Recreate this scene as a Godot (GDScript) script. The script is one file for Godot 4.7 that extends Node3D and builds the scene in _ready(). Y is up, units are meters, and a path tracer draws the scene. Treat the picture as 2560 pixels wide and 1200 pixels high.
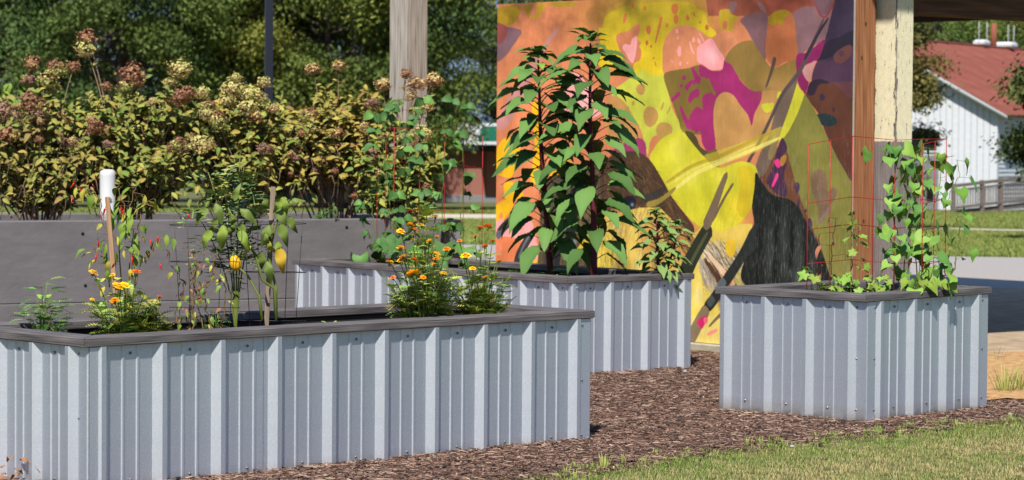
extends Node3D

var rng := RandomNumberGenerator.new()
var M := {}
var taken := {}

# ---------------------------------------------------------------- naming
func numbered(called: String) -> String:
	var n: int = taken.get(called, 0)
	taken[called] = n + 1
	return called if n == 0 else "%s_%03d" % [called, n]

func tag(o: Node3D, label: String, category: String, group := "") -> Node3D:
	o.set_meta("label", label)
	o.set_meta("category", category)
	if group != "":
		o.set_meta("group", group)
	return o

func thing(called: String, label: String, category: String, at := Vector3.ZERO, turn := 0.0, group := "") -> Node3D:
	var o := Node3D.new()
	o.name = numbered(called)
	add_child(o)
	o.position = at
	o.rotation.y = turn
	return tag(o, label, category, group)

func part(called: String, mesh: Mesh, m: Material, parent: Node3D, xf := Transform3D()) -> MeshInstance3D:
	var o := MeshInstance3D.new()
	o.name = called if parent != self else numbered(called)
	o.mesh = mesh
	o.material_override = m
	o.transform = xf
	parent.add_child(o, true)
	return o

func structure(called: String, mesh: Mesh, m: Material) -> MeshInstance3D:
	var o := part(called, mesh, m, self)
	o.set_meta("kind", "structure")
	return o

func many(called: String, mesh: Mesh, m: Material, parent: Node3D, xfs: Array, tints: Array) -> MultiMeshInstance3D:
	var mm := MultiMesh.new()
	mm.transform_format = MultiMesh.TRANSFORM_3D
	mm.use_colors = true
	mm.mesh = mesh
	mm.instance_count = xfs.size()
	for i in xfs.size():
		mm.set_instance_transform(i, xfs[i])
		mm.set_instance_color(i, tints[i % tints.size()] if tints.size() != xfs.size() else tints[i])
	var o := MultiMeshInstance3D.new()
	o.name = called if parent != self else numbered(called)
	o.multimesh = mm
	o.material_override = m
	parent.add_child(o, true)
	o.set_meta("kind", "stuff")
	return o

# ---------------------------------------------------------------- shapes
func begin() -> SurfaceTool:
	var st := SurfaceTool.new()
	st.begin(Mesh.PRIMITIVE_TRIANGLES)
	st.set_color(Color.WHITE)
	return st

func flat(st: SurfaceTool) -> ArrayMesh:
	st.generate_normals()
	return st.commit()

func tri(st: SurfaceTool, a: Vector3, b: Vector3, c: Vector3) -> void:
	st.add_vertex(a)
	st.add_vertex(b)
	st.add_vertex(c)

func quad(st: SurfaceTool, a: Vector3, b: Vector3, c: Vector3, d: Vector3) -> void:
	tri(st, a, b, c)
	tri(st, a, c, d)

# clockwise outline seen from above (x right, z towards the viewer), extruded from y0 to y1, with a bevel at top and bottom
func prism(st: SurfaceTool, pts: PackedVector2Array, y0: float, y1: float, bevel := 0.0) -> void:
	st.set_smooth_group(-1)
	var n := pts.size()
	var area := 0.0
	for i in n:
		area += pts[i].cross(pts[(i + 1) % n])
	var ring := pts.duplicate()
	if area < 0.0:
		ring.reverse()
	var inner := ring.duplicate()
	if bevel > 0.0:
		for i in n:
			var e0 := (ring[i] - ring[(i + n - 1) % n]).normalized()
			var e1 := (ring[(i + 1) % n] - ring[i]).normalized()
			var n0 := Vector2(-e0.y, e0.x)
			var n1 := Vector2(-e1.y, e1.x)
			var b := (n0 + n1).normalized()
			inner[i] = ring[i] + b * bevel / maxf(0.3, b.dot(n0))
	var levels := [[inner, y0], [ring, y0 + bevel], [ring, y1 - bevel], [inner, y1]] if bevel > 0.0 else [[ring, y0], [ring, y1]]
	for k in levels.size() - 1:
		var lo: PackedVector2Array = levels[k][0]
		var hi: PackedVector2Array = levels[k + 1][0]
		var a: float = levels[k][1]
		var b: float = levels[k + 1][1]
		for i in n:
			var j := (i + 1) % n
			quad(st, Vector3(lo[i].x, a, lo[i].y), Vector3(hi[i].x, b, hi[i].y), Vector3(hi[j].x, b, hi[j].y), Vector3(lo[j].x, a, lo[j].y))
	var idx := Geometry2D.triangulate_polygon(inner)
	for i in range(0, idx.size(), 3):
		var p := [inner[idx[i]], inner[idx[i + 1]], inner[idx[i + 2]]]
		if (p[1] - p[0]).cross(p[2] - p[0]) < 0.0:
			p = [p[0], p[2], p[1]]
		tri(st, Vector3(p[0].x, y1, p[0].y), Vector3(p[1].x, y1, p[1].y), Vector3(p[2].x, y1, p[2].y))
		tri(st, Vector3(p[0].x, y0, p[0].y), Vector3(p[2].x, y0, p[2].y), Vector3(p[1].x, y0, p[1].y))

func box(st: SurfaceTool, lo: Vector3, hi: Vector3, bevel := 0.0) -> void:
	prism(st, PackedVector2Array([Vector2(lo.x, lo.z), Vector2(hi.x, lo.z), Vector2(hi.x, hi.z), Vector2(lo.x, hi.z)]), lo.y, hi.y, bevel)

func box_mesh(lo: Vector3, hi: Vector3, bevel := 0.0) -> ArrayMesh:
	var st := begin()
	box(st, lo, hi, bevel)
	return flat(st)

func tube(st: SurfaceTool, pts: Array, r0: float, r1: float, sides := 5) -> void:
	st.set_smooth_group(0)
	var n := pts.size()
	var rings := []
	var side := Vector3.RIGHT
	for i in n:
		var d: Vector3 = (pts[mini(i + 1, n - 1)] - pts[maxi(i - 1, 0)]).normalized()
		if absf(d.dot(side)) > 0.95:
			side = Vector3.FORWARD
		side = (side - d * side.dot(d)).normalized()
		var up := d.cross(side)
		var r := lerpf(r0, r1, float(i) / maxf(1.0, n - 1))
		var ring := []
		for k in sides:
			var a := TAU * k / sides
			ring.append(pts[i] + (side * cos(a) + up * sin(a)) * r)
		rings.append(ring)
	for i in n - 1:
		for k in sides:
			var j := (k + 1) % sides
			quad(st, rings[i][k], rings[i][j], rings[i + 1][j], rings[i + 1][k])
	for k in range(1, sides - 1):
		tri(st, rings[0][0], rings[0][k + 1], rings[0][k])
		tri(st, rings[n - 1][0], rings[n - 1][k], rings[n - 1][k + 1])

func tube_mesh(pts: Array, r0: float, r1: float, sides := 5) -> ArrayMesh:
	var st := begin()
	tube(st, pts, r0, r1, sides)
	return flat(st)

# a bent path from a to b that starts along d0, for stems
func arc(a: Vector3, d0: Vector3, b: Vector3, n := 6) -> Array:
	var out := []
	var c := a + d0
	for i in n + 1:
		var t := float(i) / n
		out.append(a.lerp(c, t).lerp(c.lerp(b, t), t))
	return out

# lathe round y: profile of (radius, y)
func lathe(st: SurfaceTool, prof: Array, sides := 10, squash := Vector3.ONE, wob := 0.0) -> void:
	st.set_smooth_group(0)
	for i in prof.size() - 1:
		for k in sides:
			var q := []
			for e in [[i, k], [i + 1, k], [i + 1, k + 1], [i, k + 1]]:
				var a: float = TAU * (e[1] % sides) / sides
				var r: float = prof[e[0]].x * (1.0 + wob * sin(a * 5.0))
				q.append(Vector3(cos(a) * r, prof[e[0]].y, sin(a) * r) * squash)
			quad(st, q[0], q[1], q[2], q[3])

func blob_profile(r: float, h: float, n := 6) -> Array:
	var out := []
	for i in n + 1:
		var a := PI * i / n
		out.append(Vector2(maxf(0.0002, sin(a) * r), -cos(a) * h))
	return out

# ---------------------------------------------------------------- leaves: base at the origin, length along +z, upper side +y
func leaf_mesh(l: float, w: float, kind: int, fold := 0.25, droop := 0.2, wave := 0.15, n := 6, sd := 0.0) -> ArrayMesh:
	var st := begin()
	st.set_smooth_group(0)
	var mid := []
	var left := []
	var right := []
	for i in n + 1:
		var t := float(i) / n
		var p := 0.0
		var back := 0.0
		if kind == 0:  # ovate with a drawn-out tip
			p = pow(sin(PI * pow(t, 0.68)), 0.85) * (1.0 - 0.25 * t)
		elif kind == 1:  # elliptic
			p = pow(sin(PI * clampf(t, 0.0, 1.0)), 0.8)
		elif kind == 2:  # heart
			p = (1.02 - pow(t, 1.6)) * (0.72 + 0.5 * sin(PI * minf(1.0, t * 1.3 + 0.15))) if t < 0.999 else 0.0
			back = 0.24 * w * pow(1.0 - t, 3.0)
		elif kind == 3:  # lance
			p = sin(PI * pow(t, 0.75))
		elif kind == 4:  # wavy broad leaf (eggplant)
			p = pow(sin(PI * pow(t, 0.72)), 0.7) * (1.0 + 0.14 * sin(t * 17.0 + sd))
		var hw := 0.5 * w * p
		var y := -droop * l * t * t
		var z := l * (t - 0.25 * droop * t * t)
		var ey := fold * hw + wave * w * 0.3 * sin(t * 11.0 + sd)
		var ey2 := fold * hw + wave * w * 0.3 * sin(t * 9.0 + sd + 2.0)
		mid.append(Vector3(0, y, z))
		if kind == 0 and n > 10:  # pleats along the side veins
			ey += hw * (0.05 if i % 2 else -0.05)
			ey2 += hw * (0.05 if i % 2 else -0.05)
		left.append(Vector3(-hw, y + ey, z - back + 0.10 * hw))
		right.append(Vector3(hw, y + ey2, z - back + 0.10 * hw))
	var cm := Color(1.12, 1.12, 1.0)
	var ce := Color(0.9, 0.92, 0.9)
	for i in n:
		for s in [[left, 1], [right, -1]]:
			var e: Array = s[0]
			var q := [[mid[i], cm], [e[i], ce], [e[i + 1], ce], [mid[i + 1], cm]]
			if s[1] < 0:
				q.reverse()
			for k in [0, 1, 2, 0, 2, 3]:
				st.set_color(q[k][1])
				st.add_vertex(q[k][0])
	return flat(st)

# lobed leaf lying in the xz plane, petiole at the origin
func lobed_leaf(r: float, lobes: int, depth: float, bend := 0.2, sd := 0.0) -> ArrayMesh:
	var st := begin()
	st.set_smooth_group(0)
	var n := lobes * 4
	var c := Vector3(0, 0, r * 0.25)
	var rim := []
	for i in n + 1:
		var u := float(i) / n
		var a := lerpf(-2.6, 2.6, u)
		var k := 1.0 - depth * (0.5 - 0.5 * cos(u * lobes * TAU)) if false else 1.0 - depth * pow(absf(cos(u * lobes * PI)), 1.5)
		var rr := r * k * (0.75 + 0.25 * cos(a))
		rim.append(c + Vector3(sin(a) * rr * 0.95, -bend * rr * (0.6 + 0.4 * sin(a * 3.0 + sd)) + 0.15 * rr * absf(sin(a)), cos(a) * rr))
	for i in n:
		st.set_color(Color(1.1, 1.1, 1.0))
		st.add_vertex(c)
		st.set_color(Color(0.92, 0.93, 0.9))
		st.add_vertex(rim[i + 1])
		st.add_vertex(rim[i])
	return flat(st)

# feathery pinnate leaf
func feather_leaf(l: float, w: float, pairs: int, droop := 0.25, lw := 0.16) -> ArrayMesh:
	var st := begin()
	var spine := func(t: float) -> Vector3: return Vector3(0, -droop * l * t * t, l * t)
	for i in 4:
		var a: Vector3 = spine.call(i / 4.0)
		var b: Vector3 = spine.call((i + 1) / 4.0)
		var e := Vector3(l * 0.012, 0, 0)
		quad(st, a - e, b - e, b + e, a + e)
	for i in pairs:
		var t := lerpf(0.22, 0.95, float(i) / (pairs - 1))
		var p: Vector3 = spine.call(t)
		var ll := w * 0.5 * (sin(PI * clampf(t * 0.85 + 0.1, 0.0, 1.0)) * 0.8 + 0.25)
		for s in [-1.0, 1.0]:
			var tip := p + Vector3(s * ll, ll * 0.12, ll * 0.55)
			var m := p.lerp(tip, 0.5)
			var across := Vector3(0.5 * s, 0, -0.8) * ll * lw
			tri(st, p, m + across, tip)
			tri(st, p, tip, m - across)
	var q: Vector3 = spine.call(1.0)
	tri(st, spine.call(0.9) + Vector3(-w * 0.05, 0, 0), q + Vector3(0, 0, l * 0.08), spine.call(0.9) + Vector3(w * 0.05, 0, 0))
	return flat(st)

func facing(at: Vector3, dir: Vector3, up := Vector3.UP, k := 1.0) -> Transform3D:
	var z := dir.normalized()
	if absf(z.dot(up.normalized())) > 0.98:
		up = Vector3(up.y, up.z, up.x + 0.3)
	var x := up.cross(z).normalized()
	return Transform3D(Basis(x * k, z.cross(x) * k, z * k), at)

func jit(k: float) -> Vector3:
	return Vector3(rng.randf_range(-k, k), rng.randf_range(-k, k), rng.randf_range(-k, k))

func pts2(a: Array) -> PackedVector2Array:
	var out := PackedVector2Array()
	for i in range(0, a.size(), 2):
		out.append(Vector2(a[i], a[i + 1]))
	return out

func terrain(d: float) -> float:
	return -maxf(0.0, 0.0142 * (minf(d, 140.0) - 30.0))

# a sheet over an outline in (x, z) that follows the terrain
func sheet(outline: PackedVector2Array, lift: float, cell := 0.0, rough := 0.0, sd := 1) -> ArrayMesh:
	var st := begin()
	st.set_smooth_group(0)
	if cell <= 0.0:
		var idx := Geometry2D.triangulate_polygon(outline)
		for i in range(0, idx.size(), 3):
			var p := [outline[idx[i]], outline[idx[i + 1]], outline[idx[i + 2]]]
			if (p[1] - p[0]).cross(p[2] - p[0]) < 0.0:
				p = [p[0], p[2], p[1]]
			for q in p:
				st.add_vertex(Vector3(q.x, terrain(-q.y) + lift, q.y))
		return flat(st)
	var noise := FastNoiseLite.new()
	noise.seed = sd
	noise.frequency = 0.9
	var lo := outline[0]
	var hi := outline[0]
	for q in outline:
		lo = lo.min(q)
		hi = hi.max(q)
	var hgt := func(q: Vector2) -> Vector3: return Vector3(q.x, terrain(-q.y) + lift + rough * (0.5 + 0.7 * noise.get_noise_2d(q.x * 2.0, q.y * 2.0) + 0.4 * noise.get_noise_2d(q.x * 9.0, q.y * 9.0)), q.y)
	var nx := int(ceil((hi.x - lo.x) / cell))
	var nz := int(ceil((hi.y - lo.y) / cell))
	for i in nx:
		for j in nz:
			var c := PackedVector2Array([lo + Vector2(i, j) * cell, lo + Vector2(i + 1, j) * cell, lo + Vector2(i + 1, j + 1) * cell, lo + Vector2(i, j + 1) * cell])
			var inside := 0
			for q in c:
				inside += int(Geometry2D.is_point_in_polygon(q, outline))
			if inside == 4:
				quad(st, hgt.call(c[0]), hgt.call(c[1]), hgt.call(c[2]), hgt.call(c[3]))
			elif inside > 0:
				for piece in Geometry2D.intersect_polygons(c, outline):
					var idx := Geometry2D.triangulate_polygon(piece)
					for k in range(0, idx.size(), 3):
						var p := [piece[idx[k]], piece[idx[k + 1]], piece[idx[k + 2]]]
						if (p[1] - p[0]).cross(p[2] - p[0]) < 0.0:
							p = [p[0], p[2], p[1]]
						for q in p:
							st.add_vertex(hgt.call(q))
	return flat(st)

func random_in(outline: PackedVector2Array, n: int) -> PackedVector2Array:
	var lo := outline[0]
	var hi := outline[0]
	for q in outline:
		lo = lo.min(q)
		hi = hi.max(q)
	var out := PackedVector2Array()
	var tries := 0
	while out.size() < n and tries < n * 30:
		tries += 1
		var q := Vector2(rng.randf_range(lo.x, hi.x), rng.randf_range(lo.y, hi.y))
		if Geometry2D.is_point_in_polygon(q, outline):
			out.append(q)
	return out

# ---------------------------------------------------------------- materials
func srgb(r: float, g: float, b: float) -> Color:
	return Color(r / 255.0, g / 255.0, b / 255.0)

func lin(r: float, g: float, b: float) -> Color:
	return srgb(r, g, b).srgb_to_linear()

func noise_tex(sd: int, freq: float, ramp: Array, size := 256, kind := 3, oct := 4, normal := false) -> NoiseTexture2D:
	var n := FastNoiseLite.new()
	n.seed = sd
	n.noise_type = kind as FastNoiseLite.NoiseType
	n.frequency = freq
	n.fractal_octaves = oct
	var t := NoiseTexture2D.new()
	t.width = size
	t.height = size
	t.seamless = true
	t.noise = n
	if normal:
		t.as_normal_map = true
		t.bump_strength = 4.0
	if ramp.size():
		var g := Gradient.new()
		var offs := PackedFloat32Array()
		var cols := PackedColorArray()
		for r in ramp:
			offs.append(r[0])
			cols.append(r[1])
		g.offsets = offs
		g.colors = cols
		t.color_ramp = g
	return t

func plain(c: Color, rough := 0.85, metal := 0.0, spec := 0.4) -> StandardMaterial3D:
	var m := StandardMaterial3D.new()
	m.albedo_color = c
	m.roughness = rough
	m.metallic = metal
	m.metallic_specular = spec
	return m

func patterned(tex: Texture2D, scale: Vector3, rough := 0.85, world := false, metal := 0.0, spec := 0.4) -> StandardMaterial3D:
	var m := plain(Color.WHITE, rough, metal, spec)
	m.albedo_texture = tex
	m.uv1_triplanar = true
	m.uv1_world_triplanar = world
	m.uv1_scale = scale
	return m

func leafy(c: Color, through := 0.45, rough := 0.55) -> StandardMaterial3D:
	var m := plain(c, rough, 0.0, 0.35)
	m.vertex_color_use_as_albedo = true
	m.cull_mode = BaseMaterial3D.CULL_DISABLED
	m.backlight = Color(through, through, through * 0.5)
	return m

func make_materials() -> void:
	# galvanised sheet: spangle
	var sp := noise_tex(3, 0.09, [[0.0, srgb(198, 205, 213)], [0.5, srgb(208, 215, 223)], [1.0, srgb(224, 230, 236)]], 256, FastNoiseLite.TYPE_CELLULAR, 2)
	M.metal = patterned(sp, Vector3(6, 6, 6), 0.6, false, 0.97)
	M.metal.vertex_color_use_as_albedo = true
	M.metal.roughness_texture = noise_tex(4, 0.03, [[0.0, Color(0.96, 0.96, 0.96)], [1.0, Color(1, 1, 1)]], 128)
	M.trim = patterned(sp, Vector3(6, 6, 6), 0.6, false, 0.95)
	M.screw = plain(srgb(120, 122, 126), 0.4, 0.7)
	# weathered grey lumber, grain along local x
	var grain := [[0.0, srgb(46, 44, 46)], [0.35, srgb(84, 80, 82)], [0.62, srgb(102, 98, 99)], [1.0, srgb(132, 126, 124)]]
	M.rim = patterned(noise_tex(11, 0.02, grain, 512, 3, 5), Vector3(0.35, 14, 14), 0.9)
	M.liner = patterned(noise_tex(12, 0.02, [[0.0, srgb(22, 20, 20)], [1.0, srgb(74, 70, 70)]], 256, 3, 5), Vector3(0.35, 12, 12), 0.95)
	M.soil = patterned(noise_tex(14, 0.05, [[0.0, srgb(40, 30, 25)], [0.5, srgb(72, 56, 46)], [1.0, srgb(116, 92, 72)]], 256), Vector3(3, 3, 3), 1.0)
	M.straw = leafy(srgb(190, 160, 110), 0.1, 0.9)
	# standing timber, grain along local y
	M.old_timber = patterned(noise_tex(15, 0.02, [[0.0, srgb(92, 84, 78)], [0.3, srgb(142, 134, 126)], [0.6, srgb(164, 157, 148)], [1.0, srgb(186, 180, 170)]], 512, 3, 5), Vector3(9, 0.3, 9), 0.95)
	M.stud = patterned(noise_tex(16, 0.016, [[0.0, srgb(104, 64, 40)], [0.4, srgb(140, 92, 60)], [0.7, srgb(156, 106, 72)], [1.0, srgb(176, 126, 90)]], 512, 3, 5), Vector3(10, 0.35, 10), 0.8)
	M.knot = plain(srgb(70, 40, 24), 0.8)
	M.beam = patterned(noise_tex(17, 0.02, [[0.0, srgb(60, 40, 28)], [1.0, srgb(112, 78, 54)]], 256, 3, 4), Vector3(0.4, 8, 8), 0.9)
	M.wall_paint = patterned(noise_tex(18, 0.012, [[0.0, srgb(98, 96, 99)], [0.5, srgb(104, 102, 105)], [1.0, srgb(110, 108, 110)]], 512, 3, 5), Vector3(0.5, 0.9, 0.5), 0.75)
	M.wall_paint.normal_enabled = true
	M.wall_paint.normal_texture = noise_tex(19, 0.06, [], 256, 3, 4, true)
	M.wall_paint.normal_scale = 0.15
	M.dark_hole = plain(srgb(16, 15, 15), 1.0)
	M.bare_concrete = patterned(noise_tex(20, 0.03, [[0.0, srgb(150, 142, 128)], [1.0, srgb(186, 178, 164)]], 256), Vector3(2, 2, 2), 0.9, true)
	M.slab = patterned(noise_tex(21, 0.02, [[0.0, srgb(146, 126, 104)], [0.5, srgb(166, 146, 122)], [1.0, srgb(184, 164, 140)]], 256), Vector3(1, 1, 1), 0.9, true)
	M.gravel = patterned(noise_tex(22, 0.12, [[0.0, srgb(96, 92, 88)], [0.5, srgb(158, 152, 148)], [1.0, srgb(206, 200, 196)]], 512, 3, 3), Vector3(1.5, 1.5, 1.5), 0.95, true)
	M.dirt = patterned(noise_tex(23, 0.04, [[0.0, srgb(142, 108, 70)], [0.5, srgb(178, 140, 96)], [1.0, srgb(204, 168, 122)]], 256), Vector3(1.6, 1.6, 1.6), 0.95, true)
	M.mulch = patterned(noise_tex(24, 0.06, [[0.0, srgb(78, 57, 48)], [0.4, srgb(106, 81, 69)], [0.7, srgb(126, 100, 87)], [1.0, srgb(154, 127, 112)]], 512, 3, 4), Vector3(2.2, 2.2, 2.2), 1.0, true)
	M.turf = patterned(noise_tex(25, 0.03, [[0.0, srgb(78, 88, 42)], [0.4, srgb(112, 118, 62)], [0.7, srgb(140, 140, 86)], [1.0, srgb(170, 160, 116)]], 512, 3, 6), Vector3(0.45, 0.45, 0.45), 0.95, true)
	M.turf.detail_enabled = true
	M.turf.detail_blend_mode = BaseMaterial3D.BLEND_MODE_MUL
	M.turf.detail_albedo = noise_tex(26, 0.1, [[0.0, srgb(150, 150, 150)], [1.0, srgb(255, 255, 255)]], 256, 3, 4)
	M.turf.detail_uv_layer = BaseMaterial3D.DETAIL_UV_1
	M.path = patterned(noise_tex(27, 0.05, [[0.0, srgb(178, 166, 146)], [1.0, srgb(206, 196, 178)]], 128), Vector3(1, 1, 1), 0.95, true)
	M.red_wire = plain(srgb(168, 28, 34), 0.4)
	M.grey_wire = plain(srgb(70, 70, 68), 0.5, 0.6)
	M.black_paint = plain(srgb(32, 34, 40), 0.45)
	M.pole = plain(srgb(36, 40, 52), 0.4)
	M.white_paint = patterned(noise_tex(28, 0.03, [[0.0, srgb(198, 203, 210)], [1.0, srgb(208, 213, 219)]], 128), Vector3(2, 2, 2), 0.7)
	M.white_pvc = plain(srgb(196, 199, 203), 0.6)
	M.stake = patterned(noise_tex(29, 0.03, [[0.0, srgb(140, 108, 78)], [1.0, srgb(186, 150, 116)]], 128), Vector3(20, 1, 20), 0.9)
	M.stake_grey = patterned(noise_tex(30, 0.03, [[0.0, srgb(112, 98, 84)], [1.0, srgb(158, 142, 124)]], 128), Vector3(20, 1, 20), 0.9)
	M.bark = patterned(noise_tex(31, 0.05, [[0.0, srgb(52, 46, 40)], [1.0, srgb(108, 98, 88)]], 256), Vector3(3, 0.8, 3), 0.95)
	M.dry_leaf = leafy(srgb(150, 108, 78), 0.2, 0.9)
	M.twig = plain(srgb(146, 124, 104), 0.9)
	M.roof_red = patterned(noise_tex(32, 0.01, [[0.0, srgb(112, 60, 49)], [0.5, srgb(124, 70, 58)], [1.0, srgb(138, 84, 70)]], 256), Vector3(0.6, 0.6, 0.6), 0.5)
	M.rail_wood = patterned(noise_tex(33, 0.04, [[0.0, srgb(84, 76, 72)], [1.0, srgb(128, 118, 112)]], 128), Vector3(3, 3, 3), 0.95)
	M.brick = patterned(noise_tex(34, 0.08, [[0.0, srgb(128, 84, 74)], [1.0, srgb(164, 112, 100)]], 256), Vector3(1.2, 4, 1.2), 0.95)
	M.green_metal = plain(srgb(22, 104, 84), 0.5)
	M.rust = plain(srgb(138, 82, 62), 0.8)
	M.glass_dark = plain(srgb(24, 28, 30), 0.15, 0.0, 0.5)
	M.grey_panel = plain(srgb(120, 122, 124), 0.8)

# ---------------------------------------------------------------- the mural: paint on an image, 400 pixels to the metre of wall
var art: Image

func smooth(a: Array, steps := 5) -> PackedVector2Array:
	var p := pts2(a)
	var n := p.size()
	var out := PackedVector2Array()
	for i in n:
		for k in steps:
			out.append(p[i].cubic_interpolate(p[(i + 1) % n], p[(i + n - 1) % n], p[(i + 2) % n], float(k) / steps))
	return out

func paint_poly(pts: PackedVector2Array, c: Color, alpha := 1.0) -> void:
	var lo := 1e9
	var hi := -1e9
	for q in pts:
		lo = minf(lo, q.y)
		hi = maxf(hi, q.y)
	var n := pts.size()
	for y in range(maxi(0, int(floor(lo))), mini(art.get_height() - 1, int(ceil(hi))) + 1):
		var xs := []
		var fy := y + 0.5
		for i in n:
			var a := pts[i]
			var b := pts[(i + 1) % n]
			if (a.y <= fy) != (b.y <= fy):
				xs.append(a.x + (b.x - a.x) * (fy - a.y) / (b.y - a.y))
		xs.sort()
		for k in range(0, xs.size() - 1, 2):
			var x0 := clampi(int(round(xs[k])), 0, art.get_width())
			var x1 := clampi(int(round(xs[k + 1])), 0, art.get_width())
			if x1 <= x0:
				continue
			if alpha >= 1.0:
				art.fill_rect(Rect2i(x0, y, x1 - x0, 1), c)
			else:
				for x in range(x0, x1):
					art.set_pixel(x, y, art.get_pixel(x, y).lerp(c, alpha))

func area(a: Array, c: Color, alpha := 1.0) -> void:
	paint_poly(smooth(a), c, alpha)

func sharp(a: Array, c: Color, alpha := 1.0) -> void:
	paint_poly(pts2(a), c, alpha)

func drop(a: Array, rx: float, ry: float, c: Color, turn := 0.0) -> void:
	var out := PackedVector2Array()
	for i in 20:
		var t := TAU * i / 20.0
		out.append(Vector2(a[0], a[1]) + Vector2(cos(t) * rx, sin(t) * ry).rotated(turn) * (1.0 + 0.05 * sin(t * 3.0 + a[0])))
	paint_poly(out, c)

# a stroke along points whose width runs from w0 to w1
func stroke(a: Array, w0: float, w1: float, c: Color, alpha := 1.0) -> void:
	var p := pts2(a)
	var path := PackedVector2Array()
	for i in p.size() - 1:
		for k in 6:
			path.append(p[i].cubic_interpolate(p[i + 1], p[maxi(0, i - 1)], p[mini(p.size() - 1, i + 2)], k / 6.0))
	path.append(p[p.size() - 1])
	var l := PackedVector2Array()
	var r := PackedVector2Array()
	var n := path.size()
	for i in n:
		var d := (path[mini(i + 1, n - 1)] - path[maxi(i - 1, 0)]).normalized()
		var t := float(i) / (n - 1)
		var w := lerpf(w0, w1, t) * 0.5 * minf(1.0, 0.35 + 6.0 * minf(t, 1.0 - t))
		l.append(path[i] + d.orthogonal() * w)
		r.append(path[i] - d.orthogonal() * w)
	r.reverse()
	l.append_array(r)
	paint_poly(l, c, alpha)

func haze_spot(a: Array, rx: float, ry: float, c: Color, alpha: float, turn := 0.0) -> void:
	var m := maxf(rx, ry) * 1.6
	for y in range(maxi(0, int(a[1] - m)), mini(art.get_height(), int(a[1] + m))):
		for x in range(maxi(0, int(a[0] - m)), mini(art.get_width(), int(a[0] + m))):
			var q := Vector2(x - a[0], y - a[1]).rotated(-turn) / Vector2(rx, ry)
			var g := alpha * exp(-1.6 * q.length_squared())
			if g > 0.015:
				art.set_pixel(x, y, art.get_pixel(x, y).lerp(c, g))

# brush hairs inside an outline
func fur(a: Array, cols: Array, n: int, l0: float, l1: float, turn: float, spread: float, alpha := 0.55) -> void:
	var out := pts2(a)
	for q in random_in(out, n):
		var d := Vector2.from_angle(turn + rng.randf_range(-spread, spread))
		var b := d.rotated(rng.randf_range(-0.35, 0.35))
		var c: Color = cols[rng.randi() % cols.size()]
		var len := rng.randf_range(l0, l1)
		var w := rng.randf_range(1.0, 3.2)
		for k in int(len):
			var t := k / len
			var p := q + d * k * (1.0 - t * 0.5) + b * k * t * 0.5
			var ww := int(ceil(w * (1.0 - t)))
			for e in range(-ww / 2, ww / 2 + 1):
				var x := int(p.x) + e
				var y := int(p.y)
				if x >= 0 and y >= 0 and x < art.get_width() and y < art.get_height():
					art.set_pixel(x, y, art.get_pixel(x, y).lerp(c, alpha * (1.0 - 0.6 * t)))

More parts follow.
